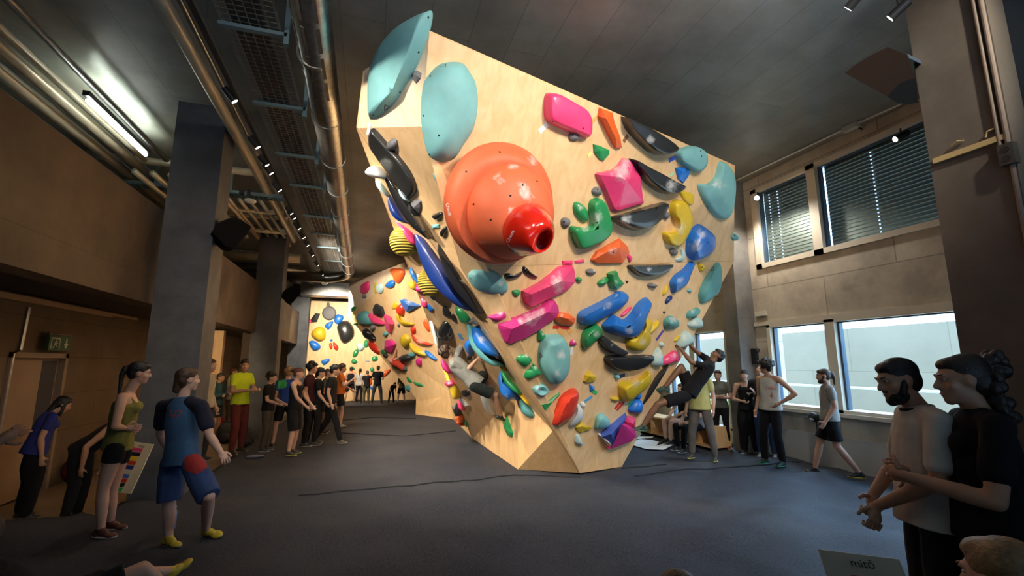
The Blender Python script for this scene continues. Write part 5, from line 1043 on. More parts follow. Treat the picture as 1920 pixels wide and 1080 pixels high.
# bags and bottle along the left
def bag(c, s, col, label, name='backpack'):
    r = empty(name, c); tag(r, label, 'bag'); c = Vector(c); m = mat('bag_'+col[0], col[1], .7, noise_amt=.3, nscale=12)
    b = MB().ell(c+Vector((0, 0, s*.42)), (s*.34, s*.24, s*.45), nu=20, nv=12).build('bag_body', m, smooth=True); p = MB().ell(c+Vector((.05*s, -.2*s, s*.28)), (s*.22, s*.12, s*.2)).build('front_pocket', m, smooth=True)
    st = MB().path([c+Vector((s*.1, 0, s*.85)), c+Vector((0, 0, s*.98)), c+Vector((-s*.1, 0, s*.85))], s*.03, 8).build('handle', m); settle(r, [b, p, st])
bag(onz(420, 832, -.3)+Vector((0, 0, 0)), .62, ('black', (.012, .013, .016)), 'black backpack standing on the screed beside the man in the yellow-green tee')
bag(onz(462, 840, -.3), .5, ('charcoal', (.02, .022, .026)), 'charcoal backpack behind the legs of the man in the yellow-green tee')
bag(onz(497, 832, -.3), .45, ('tan', (.30, .2, .1)), 'tan paper bag on the screed at the edge of the mat', 'paper_bag')
bag(Vector((-2.75, 8.6, 0)), .42, ('ink', (.015, .016, .022)), 'black bag lying on the mat edge beside the first column')
bag(onz(415, 800, -.3), .3, ('red', (.45, .02, .05)), 'small red bag on the screed behind the kid in teal')
bag(onz(135, 905, -.3), .5, ('maroon', (.12, .02, .02)), 'dark red bag on the floor behind the woman in the blue tee')
bt = empty('water_bottle', onz(322, 992)); p = Vector(bt.location); tag(bt, 'blue water bottle standing on the mat between the legs of the man in blue', 'bottle')
settle(bt, [MB().path([p, p+Vector((0, 0, .02)), p+Vector((0, 0, .17)), p+Vector((0, 0, .2))], [.034, .036, .036, .02], 18).build('bottle_body', mat('bottle_blue', (.10, .16, .30), .25), smooth=True), MB().tube(p+Vector((0, 0, .2)), p+Vector((0, 0, .235)), .022).build('cap', mat('bottle_cap', (.4, .42, .45), .4))])
sh_ = onz(478, 858); tag(MB().ell(sh_+Vector((0, 0, .025)), (.16, .07, .03)).build('folded_towel', mat('towel', (.14, .15, .2), .9), smooth=True), 'grey folded towel lying at the mat edge near the man in the yellow-green tee', 'towel')
# ================================================================== people
FWH = Vector((math.sin(YAW), math.cos(YAW), 0))
SKIN = {k: mat('skin_'+k, c, .55, noise_amt=.12, nscale=10) for k, c in dict(light=(.56, .33, .24), warm=(.50, .28, .18), tan=(.42, .22, .13), brown=(.20, .095, .05), pale=(.60, .38, .30)).items()}
def cloth(n, c, rough=.85): return mat('cloth_'+n, c, rough, noise_amt=.22, nscale=7, bump=.25, bscale=28, sheen=.02, spec=.18)
def hairm(n, c): return mat('hair_'+n, c, .5, noise_amt=.45, nscale=30, bump=.6, bscale=60)
HR = {k: hairm(k, c) for k, c in dict(black=(.008, .007, .007), dark=(.022, .013, .009), brown=(.06, .03, .016), auburn=(.13, .04, .015), blond=(.26, .15, .06), grey=(.1, .09, .08)).items()}
EYEW = mat('eye_white', (.55, .53, .5), .3); EYED = mat('eye_iris', (.02, .012, .01), .2); LIP = mat('lips', (.36, .13, .11), .5)
QUEUE = []
def remesh_later(name, mb, m, vox, parent, smooth=4, disp=0., raw=None, post=None): QUEUE.append((name, mb, m, vox, parent, smooth, disp, raw, post))
def frame(z, x):
    z = z.normalized(); x = (x-z*x.dot(z)).normalized(); y = z.cross(x); return Matrix((x, y, z)).transposed()
class Loft:
    """closed elliptical tube through a torso frame"""
    def __init__(s, mb, secs, n=22):
        vs = []; fs = []
        for (c, M, rx, ry) in secs:
            for i in range(n): t = 2*math.pi*i/n; vs.append(c+M@Vector((rx*math.cos(t), ry*math.sin(t), 0)))
        for r in range(len(secs)-1):
            for i in range(n): a, b = r*n+i, r*n+(i+1) % n; fs.append((a, b, b+n, a+n))
        fs += [tuple(range(n-1, -1, -1)), tuple(range((len(secs)-1)*n, len(secs)*n))]; mb.add(vs, fs)
TEMPLATE = dict(pelvis=(0, 0, .95), neck=(0, -.015, 1.49), head=(0, .03, 1.632), shR=(.185, -.01, 1.43), shL=(-.185, -.01, 1.43), elR=(.235, -.04, 1.14), elL=(-.235, -.04, 1.14), wrR=(.245, .06, .89), wrL=(-.245, .06, .89),
                hipR=(.09, 0, .92), hipL=(-.09, 0, .92), knR=(.105, .03, .50), knL=(-.105, .03, .50), anR=(.12, -.015, .085), anL=(-.12, -.015, .085))
ARMS = dict(down={}, crossed=dict(elR=(.25, .05, 1.14), elL=(-.25, .05, 1.14), wrR=(-.04, .22, 1.18), wrL=(.06, .20, 1.14)), hipL=dict(elL=(-.40, -.10, 1.19), wrL=(-.20, .06, 1.02)), hipR=dict(elR=(.40, -.10, 1.19), wrR=(.20, .06, 1.02)),
            hold=dict(elR=(.24, .0, 1.14), elL=(-.24, .0, 1.14), wrR=(.08, .25, 1.13), wrL=(-.07, .26, 1.10)), clasp=dict(elR=(.26, .01, 1.15), elL=(-.26, .01, 1.15), wrR=(.035, .24, .96), wrL=(-.035, .23, .93)), behind=dict(elR=(.26, -.12, 1.15), elL=(-.26, -.12, 1.15), wrR=(.07, -.2, .98), wrL=(-.07, -.2, .95)),
            chin=dict(elR=(.2, .12, 1.15), wrR=(.1, .22, 1.36), elL=(-.25, .02, 1.14), wrL=(.02, .22, 1.08)), fwd=dict(elR=(.24, .05, 1.14), wrR=(.20, .30, 1.05), elL=(-.24, .05, 1.14), wrL=(-.2, .30, 1.02)))
LEGS = dict(stand={}, walk=dict(knR=(.10, .16, .51), anR=(.10, .27, .09), knL=(-.10, -.04, .50), anL=(-.10, -.30, .11)), wide=dict(knR=(.17, .04, .50), anR=(.21, 0, .085), knL=(-.17, .04, .50), anL=(-.21, 0, .085)), shift=dict(knR=(.12, .08, .50), anR=(.15, .06, .085)),
            sit=dict(knR=(.14, .44, .50), anR=(.13, .42, .09), knL=(-.14, .44, .50), anL=(-.13, .48, .09)))
def human(J, lab, skin='light', hair=('short', 'dark'), top=('tee', 'black'), bot=('pants', 'black'), shoe=(.03, .03, .03), shoe2=None, s=1., fem=False, hf=None, tf=None, near=False, curl=.4, base=None, beard=None, loose=1., group=None, hands=True, cat='person', feetdir=None, palm=None, heavy=1., sleeve=.55, shortlen=.8, sleeve_col=None, collar=None):
    J = {k: Vector(v) for k, v in J.items()}; vox = .0075 if near else (.011 if s and (J['pelvis']-EYE).length < 9.5 else .016)
    up = (J['neck']-J['pelvis']).normalized(); M = frame(up, J['shR']-J['shL']); 
    fw = M@Vector((0, 1, 0)); H = (hf or fw).normalized(); hu = (J['head']-J['neck']).normalized(); hx = H.cross(hu).normalized(); hu = (hu*.5+Vector((0, 0, 1))*.2+up*.3).normalized() if not isinstance(hf, tuple) else hu
    HM_ = frame(hu, H.cross(hu)); h = J['head']; P = lambda x, y, z: h+HM_@(Vector((x, y, z))*s)
    base = Vector(base) if base else Vector(((J['anR'].x+J['anL'].x)/2, (J['anR'].y+J['anL'].y)/2, min(J['anR'].z, J['anL'].z)-.085*s))
    b = MB(); T = lambda t: J['pelvis'].lerp(J['neck'], t); k = heavy; fwid = .93 if fem else 1.
    L = (J['shR']-J['shL']).length/2/s; 
    # trunk
    Loft(b, [(T(-.12), M, .11*s*k, .085*s*k), (T(-.02), M, .16*s*k, .115*s*k), (T(.15), M, .152*s*k, .11*s*k), (T(.38), M, .125*s*k*fwid, .095*s*k), (T(.62), M, .148*s*k*fwid, .11*s*k), (T(.8), M, .155*s*fwid, .105*s), (T(.92), M, .12*s, .075*s), (T(1.0), M, .058*s, .055*s)])
    if fem: 
        for sx in (-1, 1): b.ell(T(.70)+M@Vector((sx*.065*s, .085*s, 0)), (.06*s, .05*s, .06*s), M)
    b.cap2(J['neck']-hu*.03*s, J['head']-hu*.03*s, .056*s, .05*s)
    for sd, sx in (('R', 1), ('L', -1)):
        sh, el, wr = J['sh'+sd], J['el'+sd], J['wr'+sd]; b.cap2(T(.93)+M@Vector((sx*.04*s, 0, 0)), sh-up*.01*s, .05*s, .052*s)
        b.cap2(sh, sh.lerp(el, .45), .052*s*k, .048*s*k); b.cap2(sh.lerp(el, .4), el, .047*s*k, .038*s); b.cap2(el, el.lerp(wr, .35), .038*s, .041*s); b.cap2(el.lerp(wr, .35), wr, .040*s, .026*s)
        hp, kn, an = J['hip'+sd], J['kn'+sd], J['an'+sd]; b.cap2(hp, hp.lerp(kn, .4), .088*s*k, .08*s*k); b.cap2(hp.lerp(kn, .4), kn, .079*s*k, .055*s); b.cap2(kn, kn.lerp(an, .35), .054*s, .058*s); b.cap2(kn.lerp(an, .35), an, .057*s, .037*s)
    # head
    b.ell(P(0, -.012, .022), (.076*s, .094*s, .097*s), HM_, 20, 14); b.ell(P(0, .022, -.035), (.060*s, .070*s, .080*s), HM_, 18, 12); b.ell(P(0, .066, -.088), (.030*s, .026*s, .026*s), HM_); b.ell(P(0, .078, .032), (.052*s, .018*s, .013*s), HM_)
    b.cap2(P(0, .086, .018), P(0, .106, -.018), .009*s, .0145*s); b.ell(P(.012, .094, -.024), (.011*s, .012*s, .009*s), HM_); b.ell(P(-.012, .094, -.024), (.011*s, .012*s, .009*s), HM_)
    b.ell(P(0, .086, -.052), (.024*s, .012*s, .0075*s), HM_); b.ell(P(0, .083, -.066), (.021*s, .012*s, .008*s), HM_)
    for sx in (-1, 1): b.ell(P(sx*.076, -.006, .0), (.011*s, .020*s, .032*s), HM_); b.ell(P(sx*.045, .055, -.02), (.022*s, .025*s, .025*s), HM_)
    # hands
    raw = MB()
    for sd, sx in (('R', 1), ('L', -1)):
        el, wr = J['el'+sd], J['wr'+sd]; d = (wr-el).normalized()
        if palm and sd in palm: d = Vector(palm[sd][0]).normalized()
        pn = (palm and sd in palm and Vector(palm[sd][1])) or (M@Vector((-sx, .25, 0))); pn = (pn-d*pn.dot(d)).normalized(); side = d.cross(pn)*(1 if sd == 'R' else 1)
        th = -1 if side.dot(fw) < 0 else 1   # thumb towards the front
        side = side*th; Mh = Matrix((side, pn, d)).transposed(); b.ell(wr+d*.048*s, (.040*s, .017*s, .052*s), Mh, 14, 10); b.cap2(wr, wr+d*.04*s, .026*s, .028*s)
        cz = curl[sd] if isinstance(curl, dict) else curl
        if hands:
            for i, ln in enumerate((.070, .079, .073, .057)):
                p = wr+(d*.086+side*(.031-.0205*i))*s; dd = (d+side*(.10-.07*i)).normalized(); r0 = .0092*s
                for j in range(3):
                    a = cz*(j+.55)*(1+.06*i); q = p+(dd*math.cos(a)+pn*math.sin(a))*ln*s*(.45, .32, .25)[j]; (raw if near else b).cap2(p, q, r0, r0*.88, n=8); p = q; r0 *= .88
            p = wr+(d*.022+side*.032)*s; q = p+(d*.55+side*.75+pn*.25).normalized()*.036*s; (raw if near else b).cap2(p, q, .0125*s, .0105*s, n=8); e_ = q+(d*.85+side*.35+pn*.45).normalized()*.03*s; (raw if near else b).cap2(q, e_, .0105*s, .009*s, n=8)
    body = [None]
    root = bpy.data.objects.new('person', bpy.data.meshes.new('person')); COL.objects.link(root); root.location = base; tag(root, lab, cat, group); root.data.materials.append(SKIN[skin])
    remesh_later(root, b, SKIN[skin], vox, None, 5, 0, raw if near else None)
    # eyes, brows, lips
    if near or (h-EYE).length < 11:
        for sx in (-1, 1):
            e_ = MB().ell(P(sx*.030, .0755, .016), (.0105*s, .0080*s, .0058*s), HM_, 10, 8).build('eye', EYEW, smooth=True); ir = MB().ell(P(sx*.030, .0808, .016), (.0052*s, .0040*s, .0050*s), HM_, 8, 6).build('iris', EYED, smooth=True); ir.parent = e_
            settle(root, [e_]); ir.matrix_parent_inverse = Matrix.Identity(4)
            if hair[0] != 'bald' or 1:
                bw_ = MB().cap2(P(sx*.016, .091, .037), P(sx*.044, .082, .040), .0042*s, .0035*s, 6).build('eyebrow', HR[hair[1]]); settle(root, [bw_])
        lp = MB().ell(P(0, .0935, -.0535), (.019*s, .005*s, .004*s), HM_, 10, 6).ell(P(0, .0905, -.063), (.016*s, .0055*s, .0045*s), HM_, 10, 6).build('lips', LIP, smooth=True); settle(root, [lp])
    # hair
    hm = HR[hair[1]]; g = MB(); st = hair[0]
    if st != 'bald':
        g.ell(P(0, -.024, .046), (.083*s, .098*s, .083*s), HM_, 20, 14); g.ell(P(0, -.052, .0), (.078*s, .062*s, .085*s), HM_, 18, 12); g.ell(P(0, .02, .082), (.062*s, .062*s, .038*s), HM_)
        if st in ('curly', 'mop'):
            rd = random.Random(len(lab)); 
            for i in range(46):
                a, c_ = rd.uniform(0, 6.28), rd.uniform(-.35 if st == 'curly' else -.2, 1); rr = math.sqrt(max(0, 1-c_*c_)); x, y_, z = rr*math.cos(a), rr*math.sin(a), c_
                if y_ > .45 and z < .45: continue
                e5 = 1.14 if st == 'curly' else 1.; g.ell(P(x*.082*e5, -.022+y_*.095*e5, .038+z*.088*e5), (.031*s, .031*s, .029*s))
        if st in ('pony', 'bun', 'longpony', 'curlypony'):
            g.ell(P(0, -.125, .035), (.022*s, .03*s, .025*s), HM_)
            if st == 'bun': g.ell(P(0, -.14, .06), (.042*s, .036*s, .042*s), HM_)
            elif st == 'curlypony':
                rd = random.Random(5)
                for i in range(16): g.ell(P(rd.uniform(-.03, .03), -.15+rd.uniform(-.035, .02), .07+rd.uniform(-.06, .04)), (.026*s, .026*s, .026*s))
                for i in range(60):
                    t = rd.random(); g.ell(P(rd.uniform(-.07, .07)*(1-.2*t), -.075+rd.uniform(-.05, .03)-.02*t, -.0-t*.26), (.028*s, .028*s, .03*s))
            else:
                n = 9 if st == 'longpony' else 5; q0 = P(0, -.135, .03); bk = -H; bk.z = 0
                for i in range(n): g.cap2(q0+(bk*(.012*min(i, 2))-Vector((0, 0, .036*i)))*s, q0+(bk*(.012*min(i+1, 2))-Vector((0, 0, .036*(i+1))))*s, (.032-.002*i)*s, (.031-.002*i)*s, 8)
        if st == 'long':
            for sx in (-1, 1):
                g.cap2(P(sx*.055, -.03, .0), P(sx*.06, -.06, -.22), .036*s, .03*s); g.cap2(P(sx*.02, -.07, .0), P(sx*.02, -.09, -.27), .045*s, .032*s)
            g.cap2(P(0, -.07, 0), P(0, -.09, -.27), .05*s, .03*s)
        if st == 'loose':
            for sx in (-1, 1): g.cap2(P(sx*.065, .0, .02), P(sx*.07, .05, -.15), .026*s, .018*s)
            g.cap2(P(0, -.07, 0), P(0, -.07, -.2), .06*s, .04*s)
        if st in ('mullet', 'short2'):
            g.cap2(P(0, -.07, 0), P(0, -.085, -.1), .05*s, .035*s); g.ell(P(0, .04, .085), (.05*s, .04*s, .03*s), HM_)
        remesh_later('hair', g, hm, .006 if near else .012, root, 2, .006 if st in ('curly', 'mop', 'curlypony') else .003)
    if st == 'cap' or hair[-1] == 'cap':
        cpm = mat('cap_fabric', (.012, .012, .014), .8); c2 = MB(); c2.ell(P(0, -.02, .055), (.089*s, .105*s, .085*s), HM_, 18, 12); c2.ell(P(0, .12, .055), (.062*s, .065*s, .010*s), HM_)
        settle(root, [c2.build('cap', cpm, smooth=True)])
    if beard:
        g = MB(); g.ell(P(0, .030, -.075), (.061*s, .062*s, .052*s), HM_); g.ell(P(0, .068, -.092), (.036*s, .031*s, .033*s), HM_); g.ell(P(0, .088, -.040), (.028*s, .012*s, .008*s), HM_)
        for sx in (-1, 1): g.cap2(P(sx*.066, .008, -.0), P(sx*.055, .035, -.06), .016*s, .02*s)
        # keep mouth and cheeks clear: beard sits low
        remesh_later('beard', g, hm, .006, root, 2, .002)
    # top
    tn, tc = top; tm = cloth(tc[0], tc[1]) if isinstance(tc, tuple) else cloth(tc, dict(black=(.012, .012, .014), white=(.55, .54, .50), grey=(.26, .26, .255))[tc])
    g = MB(); q = loose; fm = .95 if fem else 1.
    if tn != 'none':
        hem = -.10 if tn != 'crop' else .12; sc = 1.0
        secs = [(T(hem), M, .186*s*q*k, .140*s*q*k), (T(hem+.12), M, .183*s*q*k, .136*s*q*k), (T(.28), M, .158*s*q*k*fm, .121*s*q*k), (T(.55), M, .166*s*k*fm, .127*s*k), (T(.74), M, .172*s*fm, .124*s)]
        if tn in ('tee', 'long', 'hoodie'): secs += [(T(.86), M, .165*s*fm, .107*s), (T(.95), M, .115*s, .082*s), (T(1.01), M, .067*s, .063*s)]
        elif tn == 'wide_tank': secs += [(T(.84), M, .15*s, .108*s), (T(.92), M, .118*s, .085*s)]
        else: secs += [(T(.82), M, .135*s, .112*s)]
        Loft(g, secs)
        if fem:
            for sx in (-1, 1): g.ell(T(.70)+M@Vector((sx*.065*s, .092*s, 0)), (.066*s, .056*s, .066*s), M)
        if tn in ('tank', 'wide_tank', 'crop'):
            for sx in (-1, 1):
                g.cap2(T(.78)+M@Vector((sx*.085*s, .088*s, 0)), T(.97)+M@Vector((sx*.082*s, .0, 0)), .022*s, .021*s); g.cap2(T(.97)+M@Vector((sx*.082*s, .0, 0)), T(.78)+M@Vector((sx*.07*s, -.085*s, 0)), .021*s, .022*s)
        if tn in ('tee', 'long', 'hoodie'):
            for sd, sx in (('R', 1), ('L', -1)):
                sh, el, wr = J['sh'+sd], J['el'+sd], J['wr'+sd]
                if sleeve_col:
                    g2 = MB(); g2.cap2(T(.90)+M@Vector((sx*.12*s, 0, 0)), sh, .064*s, .067*s); g2.cap2(sh, sh.lerp(el, sleeve), .069*s, .068*s*q*k); remesh_later('sleeve', g2, cloth(*sleeve_col), vox, root, 3, .005); continue
                g.cap2(T(.92)+M@Vector((sx*.05*s, 0, 0)), sh, .060*s, .061*s)
                if tn == 'tee': g.cap2(sh, sh.lerp(el, sleeve), .061*s, .056*s*k)
                else: g.cap2(sh, el, .066*s, .056*s); g.cap2(el, wr, .056*s, .042*s)
        if tn == 'hoodie': g.ell(T(1.0)+M@Vector((0, -.06*s, 0)), (.10*s, .07*s, .06*s), M)
        remesh_later('top' if 'tank' in tn else {'tee': 'shirt', 'long': 'shirt', 'hoodie': 'hoodie', 'crop': 'top'}[tn], g, tm, vox*1.05, root, 5, .006)
    if collar:
        c0 = T(.985); settle(root, [MB().path([c0+M@Vector((.071*s*math.cos(t*math.pi/10), .069*s*math.sin(t*math.pi/10)+.006*s, -.012*s*math.sin(t*math.pi/10))) for t in range(21)], .009*s, 8).build('collar', cloth(*collar), smooth=True)])
    # bottoms
    bn, bc = bot; bmn = cloth(bc[0], bc[1]) if isinstance(bc, tuple) else cloth(bc, dict(black=(.010, .010, .012), white=(.55, .54, .50), grey=(.16, .16, .17))[bc])
    g = MB(); Loft(g, [(T(-.14), M, .12*s*k, .10*s*k), (T(-.03), M, .170*s*k, .128*s*k), (T(.1), M, .163*s*k, .122*s*k), (T(.2), M, .150*s*k*fwid, .113*s*k)])
    w = dict(pants=1., wide=1.35, tight=.93, shorts=1.05, short_shorts=1.0, knee=1.1, leggings=.9)[bn]
    for sd in 'RL':
        hp, kn, an = J['hip'+sd], J['kn'+sd], J['an'+sd]
        if bn in ('shorts', 'short_shorts', 'knee'):
            f_ = dict(shorts=shortlen, short_shorts=.33, knee=1.02)[bn]; e_ = hp.lerp(kn, f_); g.cap2(hp, hp.lerp(kn, f_*.5), .094*s*k, .10*s*w*k)
            dd = (kn-hp).normalized(); Mx = frame(dd, Vector((1, .01, 0))); r1 = (.098 if bn != 'short_shorts' else .094)*s*w*k; r0 = .098*s*k
            Loft(g, [(hp.lerp(kn, .1), Mx, r0, r0), (hp.lerp(kn, f_*.6), Mx, r1*.98, r1*.98), (e_, Mx, r1*(.98 if bn != 'knee' else .92), r1*(.98 if bn != 'knee' else .92))])
        else:
            g.cap2(hp, hp.lerp(kn, .5), .093*s*k, .090*s*w*k); g.cap2(hp.lerp(kn, .5), kn, .090*s*w*k, .073*s*w); g.cap2(kn, kn.lerp(an, .5), .073*s*w, .068*s*w); g.cap2(kn.lerp(an, .5), an+(kn-an).normalized()*.03, .068*s*w, .056*s*w)
    remesh_later({'pants': 'trousers', 'wide': 'trousers', 'tight': 'trousers', 'leggings': 'leggings'}.get(bn, 'shorts'), g, bmn, vox*1.05, root, 3, .006)
    # shoes
    sm = mat('shoe_%d_%d_%d' % tuple(int(c*100) for c in shoe), shoe, .6); sm2 = mat('shoe_%d_%d_%d' % tuple(int(c*100) for c in (shoe2 or (.35, .33, .3))), shoe2 or (.35, .33, .3), .6)
    for sd, sx in (('R', 1), ('L', -1)):
        an = J['an'+sd]; kn = J['kn'+sd]; fd = Vector(feetdir[sd]).normalized() if feetdir else None
        if fd is None: fd = M@Vector((.12*sx, 1, 0)); fd.z = 0; fd.normalize()
        shin = (kn-an).normalized(); z = (shin-fd*shin.dot(fd)).normalized() if feetdir else Vector((0, 0, 1)); x = fd.cross(z); Mf = Matrix((x, fd, z)).transposed(); o_ = an-z*.02*s
        F = lambda a, b_, c_: o_+Mf@(Vector((a, b_, c_))*s)
        g = MB(); g.ell(F(0, -.035, -.025), (.036*s, .045*s, .042*s), Mf); g.ell(F(0, .03, -.018), (.037*s, .07*s, .045*s), Mf); g.ell(F(0, .105, -.036), (.044*s, .07*s, .026*s), Mf); g.ell(F(0, .0, .02), (.040*s, .044*s, .034*s), Mf)
        remesh_later('shoe', g, sm, vox*.8, root, 3, 0, None, [('sole', MB().ell(F(0, .045, -.055), (.043*s, .13*s, .012*s), Mf, 16, 8).ell(F(0, .13, -.045), (.036*s, .045*s, .020*s), Mf), sm2)])
    return root, T, M, P
def flush_people():
    bpy.context.view_layer.update(); tmp = []
    for q in QUEUE:
        name, mb, m, vox, parent, smooth, disp, raw, post = q
        me = bpy.data.meshes.new('t'); me.from_pydata([tuple(v) for v in mb.v], [], mb.f); o = bpy.data.objects.new('t', me); COL.objects.link(o)
        bm = bmesh.new(); bm.from_mesh(me); bmesh.ops.recalc_face_normals(bm, faces=bm.faces); bm.to_mesh(me); bm.free()
        r = o.modifiers.new('r', 'REMESH'); r.mode = 'VOXEL'; r.voxel_size = vox; r.use_smooth_shade = True
        sm = o.modifiers.new('s', 'SMOOTH'); sm.factor = .5; sm.iterations = smooth; tmp.append(o)
    bpy.context.view_layer.update(); dg = bpy.context.evaluated_depsgraph_get()
    for o, q in zip(tmp, QUEUE):
        name, mb, m, vox, parent, smooth, disp, raw, post = q
        me = bpy.data.meshes.new_from_object(o.evaluated_get(dg))
        if disp:
            co = [0.]*len(me.vertices)*3; me.vertices.foreach_get('co', co); nr = [0.]*len(co); me.vertices.foreach_get('normal', nr)
            for i in range(0, len(co), 3):
                p = Vector((co[i]*9, co[i+1]*9, co[i+2]*4.5)); v_ = (noise.noise(p)+.5*noise.noise(p*2.3))*disp
                co[i] += nr[i]*v_; co[i+1] += nr[i+1]*v_; co[i+2] += nr[i+2]*v_
            me.vertices.foreach_set('co', co)
        if raw and raw.v:
            bm = bmesh.new(); bm.from_mesh(me); vs = [bm.verts.new(v) for v in raw.v]
            for f in raw.f:
                try: bm.faces.new([vs[i] for i in f]).smooth = True
                except ValueError: pass
            bm.to_mesh(me); bm.free()
        me.materials.clear(); me.materials.append(m)
        root = name if not isinstance(name, str) else parent
        me.transform(Matrix.Translation(-root.location)) if not isinstance(name, str) else None
        if not isinstance(name, str): name.data = me; me.name = 'person'
        else:
            c = sum((Vector(v.co) for v in me.vertices), Vector())/max(1, len(me.vertices)); me.transform(Matrix.Translation(-c))
            n_ = bpy.data.objects.new(name, me); COL.objects.link(n_); n_.parent = root; n_.location = c-root.location
            for (nm, pmb, pm) in (post or []):
                p_ = pmb.build(nm, pm, smooth=True); p_.data.transform(Matrix.Translation(-c)); p_.parent = n_
        for p_ in me.polygons: p_.use_smooth = True
    for o in tmp: me = o.data; bpy.data.objects.remove(o); bpy.data.meshes.remove(me)
    QUEUE.clear()
def stand(fx, fy, crown, rel, lab, arms='down', legs='stand', z=0., over=None, headrel=None, axial=None, cx=None, lean=0., height=None, nod=0., fac=1., **kw):
    """a standing figure: where the feet meet the floor, how tall, which way it faces (90 = towards the left, 180 = away)"""
    if axial: base = pxplane(fx, 700, axial); base.z = z
    else: base = onz(fx, fy, z)
    az = math.atan2(base.x, base.y); n = Vector((math.sin(az), math.cos(az), 0)); dd = (base-EYE); dd.z = 0
    top = EYE.z + (onp(fx if cx is None else cx, crown, base, FWH)-EYE).z if height is None else 0
    hgt = height or (top-z); s = hgt/1.75*fac
    fa = az+math.pi+R(rel); MR = Matrix.Rotation(-fa, 3, 'Z')     # local +y -> facing
    d = dict(TEMPLATE); d.update(LEGS[legs]); 
    for a in (arms if isinstance(arms, (list, tuple)) else [arms]): d.update(ARMS[a])
    d.update(over or {})
    if legs == 'sit':
        dz = -.42
        for k_ in ('pelvis', 'neck', 'head', 'shR', 'shL', 'elR', 'elL', 'wrR', 'wrL', 'hipR', 'hipL'):
            if not (over and k_ in over): d[k_] = (d[k_][0], d[k_][1], d[k_][2]+dz)
    if lean:
        for k_ in ('neck', 'head', 'shR', 'shL', 'elR', 'elL', 'wrR', 'wrL'):
            p = Vector(d[k_]); p -= Vector((0, 0, .95)); p = Matrix.Rotation(-R(lean), 3, 'X')@p; d[k_] = tuple(p+Vector((0, 0, .95)))
    J = {k_: base+MR@(Vector(v)*s) for k_, v in d.items()}
    hr = rel if headrel is None else headrel; ha = az+math.pi+R(hr); hf = Vector((math.sin(ha), math.cos(ha), -nod))
    return human(J, lab, s=s, hf=hf, base=base, **kw)
def chest_mark(res, u, t0, w, hgt, m, polys=None, text=None, back=False, name='print'):
    """small print on a shirt: a patch standing 3 mm proud of the cloth"""
    root, T, M, P = res; y = -1 if back else 1
    return None
def C3(n, *c): return (n, c)
YEL = (.55, .42, .03)
# ---------------- right side of the hall
stand(1568, 894, 692, 78, 'man with a dark ponytail, grey tee and black shorts walking by the window', legs='walk', hair=('pony', 'brown'), top=('tee', ('ash', (.30, .30, .28))), bot=('shorts', 'black'), beard=1, shoe=(.02, .02, .02), shoe2=YEL, loose=1.05, arms='down', over=dict(wrR=(.25, .03, .88), wrL=(-.25, .12, .90)))
r6 = stand(1455, 872, 675, 38, 'curly-haired man in a white basketball vest with red lettering, hand on hip', arms=('hipL',), legs='shift', headrel=110, hair=('curly', 'black'), skin='warm', top=('wide_tank', 'white'), bot=('pants', 'black'), shoe=(.02, .05, .04), shoe2=(.05, .25, .18), loose=1.08)
stand(1440, 858, 687, 8, 'bald man in a dark tee half hidden behind the basketball vest', hair=('bald', 'brown'), top=('tee', ('charcoal', (.03, .03, .035))), bot=('pants', ('denim', (.04, .07, .16))), shoe=(.3, .3, .3), arms='behind', beard=None)
r8 = stand(1408, 852, 694, 14, 'woman in a black tank top and wide black trousers leaning by the far column', fem=True, arms='chin', hair=('bun', 'dark'), skin='light', top=('tank', 'black'), bot=('wide', 'black'), over=dict(wrL=(-.22, .24, 1.30), elL=(-.28, .06, 1.12), wrR=(.02, .20, 1.10), elR=(.27, .0, 1.12)), shoe=(.03, .04, .05))
stand(1356, 842, 694, 8, 'woman in an olive-grey tee with crossed arms standing before the far window', fem=True, arms='crossed', hair=('longpony', 'brown'), top=('tee', ('olivegrey', (.13, .13, .11))), bot=('leggings', 'black'), shoe=(.25, .04, .03))
r10 = stand(1320, 862, 682, 18, 'person in a pale yellow tee and grey jeans behind the climber in black', legs='wide', hair=('short', 'dark'), top=('tee', ('paleyellow', (.52, .50, .20))), bot=('pants', ('greyjean', (.13, .12, .12))), shoe=(.05, .05, .03), shoe2=(.45, .4, .1), loose=1.12)
stand(1278, 826, 712, 55, 'seated person in a black printed tee with bare legs on the cubby bench', legs='sit', axial=10.6, height=1.72, arms='fwd', over=dict(wrR=(.10, .34, .58+.0), wrL=(-.10, .34, .60), elR=(.24, .12, .72), elL=(-.24, .12, .72)), fem=True, hair=('long', 'brown'), skin='pale', top=('tee', 'black'), bot=('short_shorts', 'black'), shoe=(.02, .02, .02))
stand(1301, 835, 712, 50, 'seated person in black trousers at the near end of the cubby bench', legs='sit', axial=9.7, height=1.7, over=dict(wrR=(.10, .34, .58), wrL=(-.10, .34, .60), elR=(.24, .12, .72), elL=(-.24, .12, .72)), hair=('short', 'dark'), skin='light', top=('tee', ('steel', (.2, .22, .26))), bot=('tight', 'black'), shoe=(.02, .02, .02))
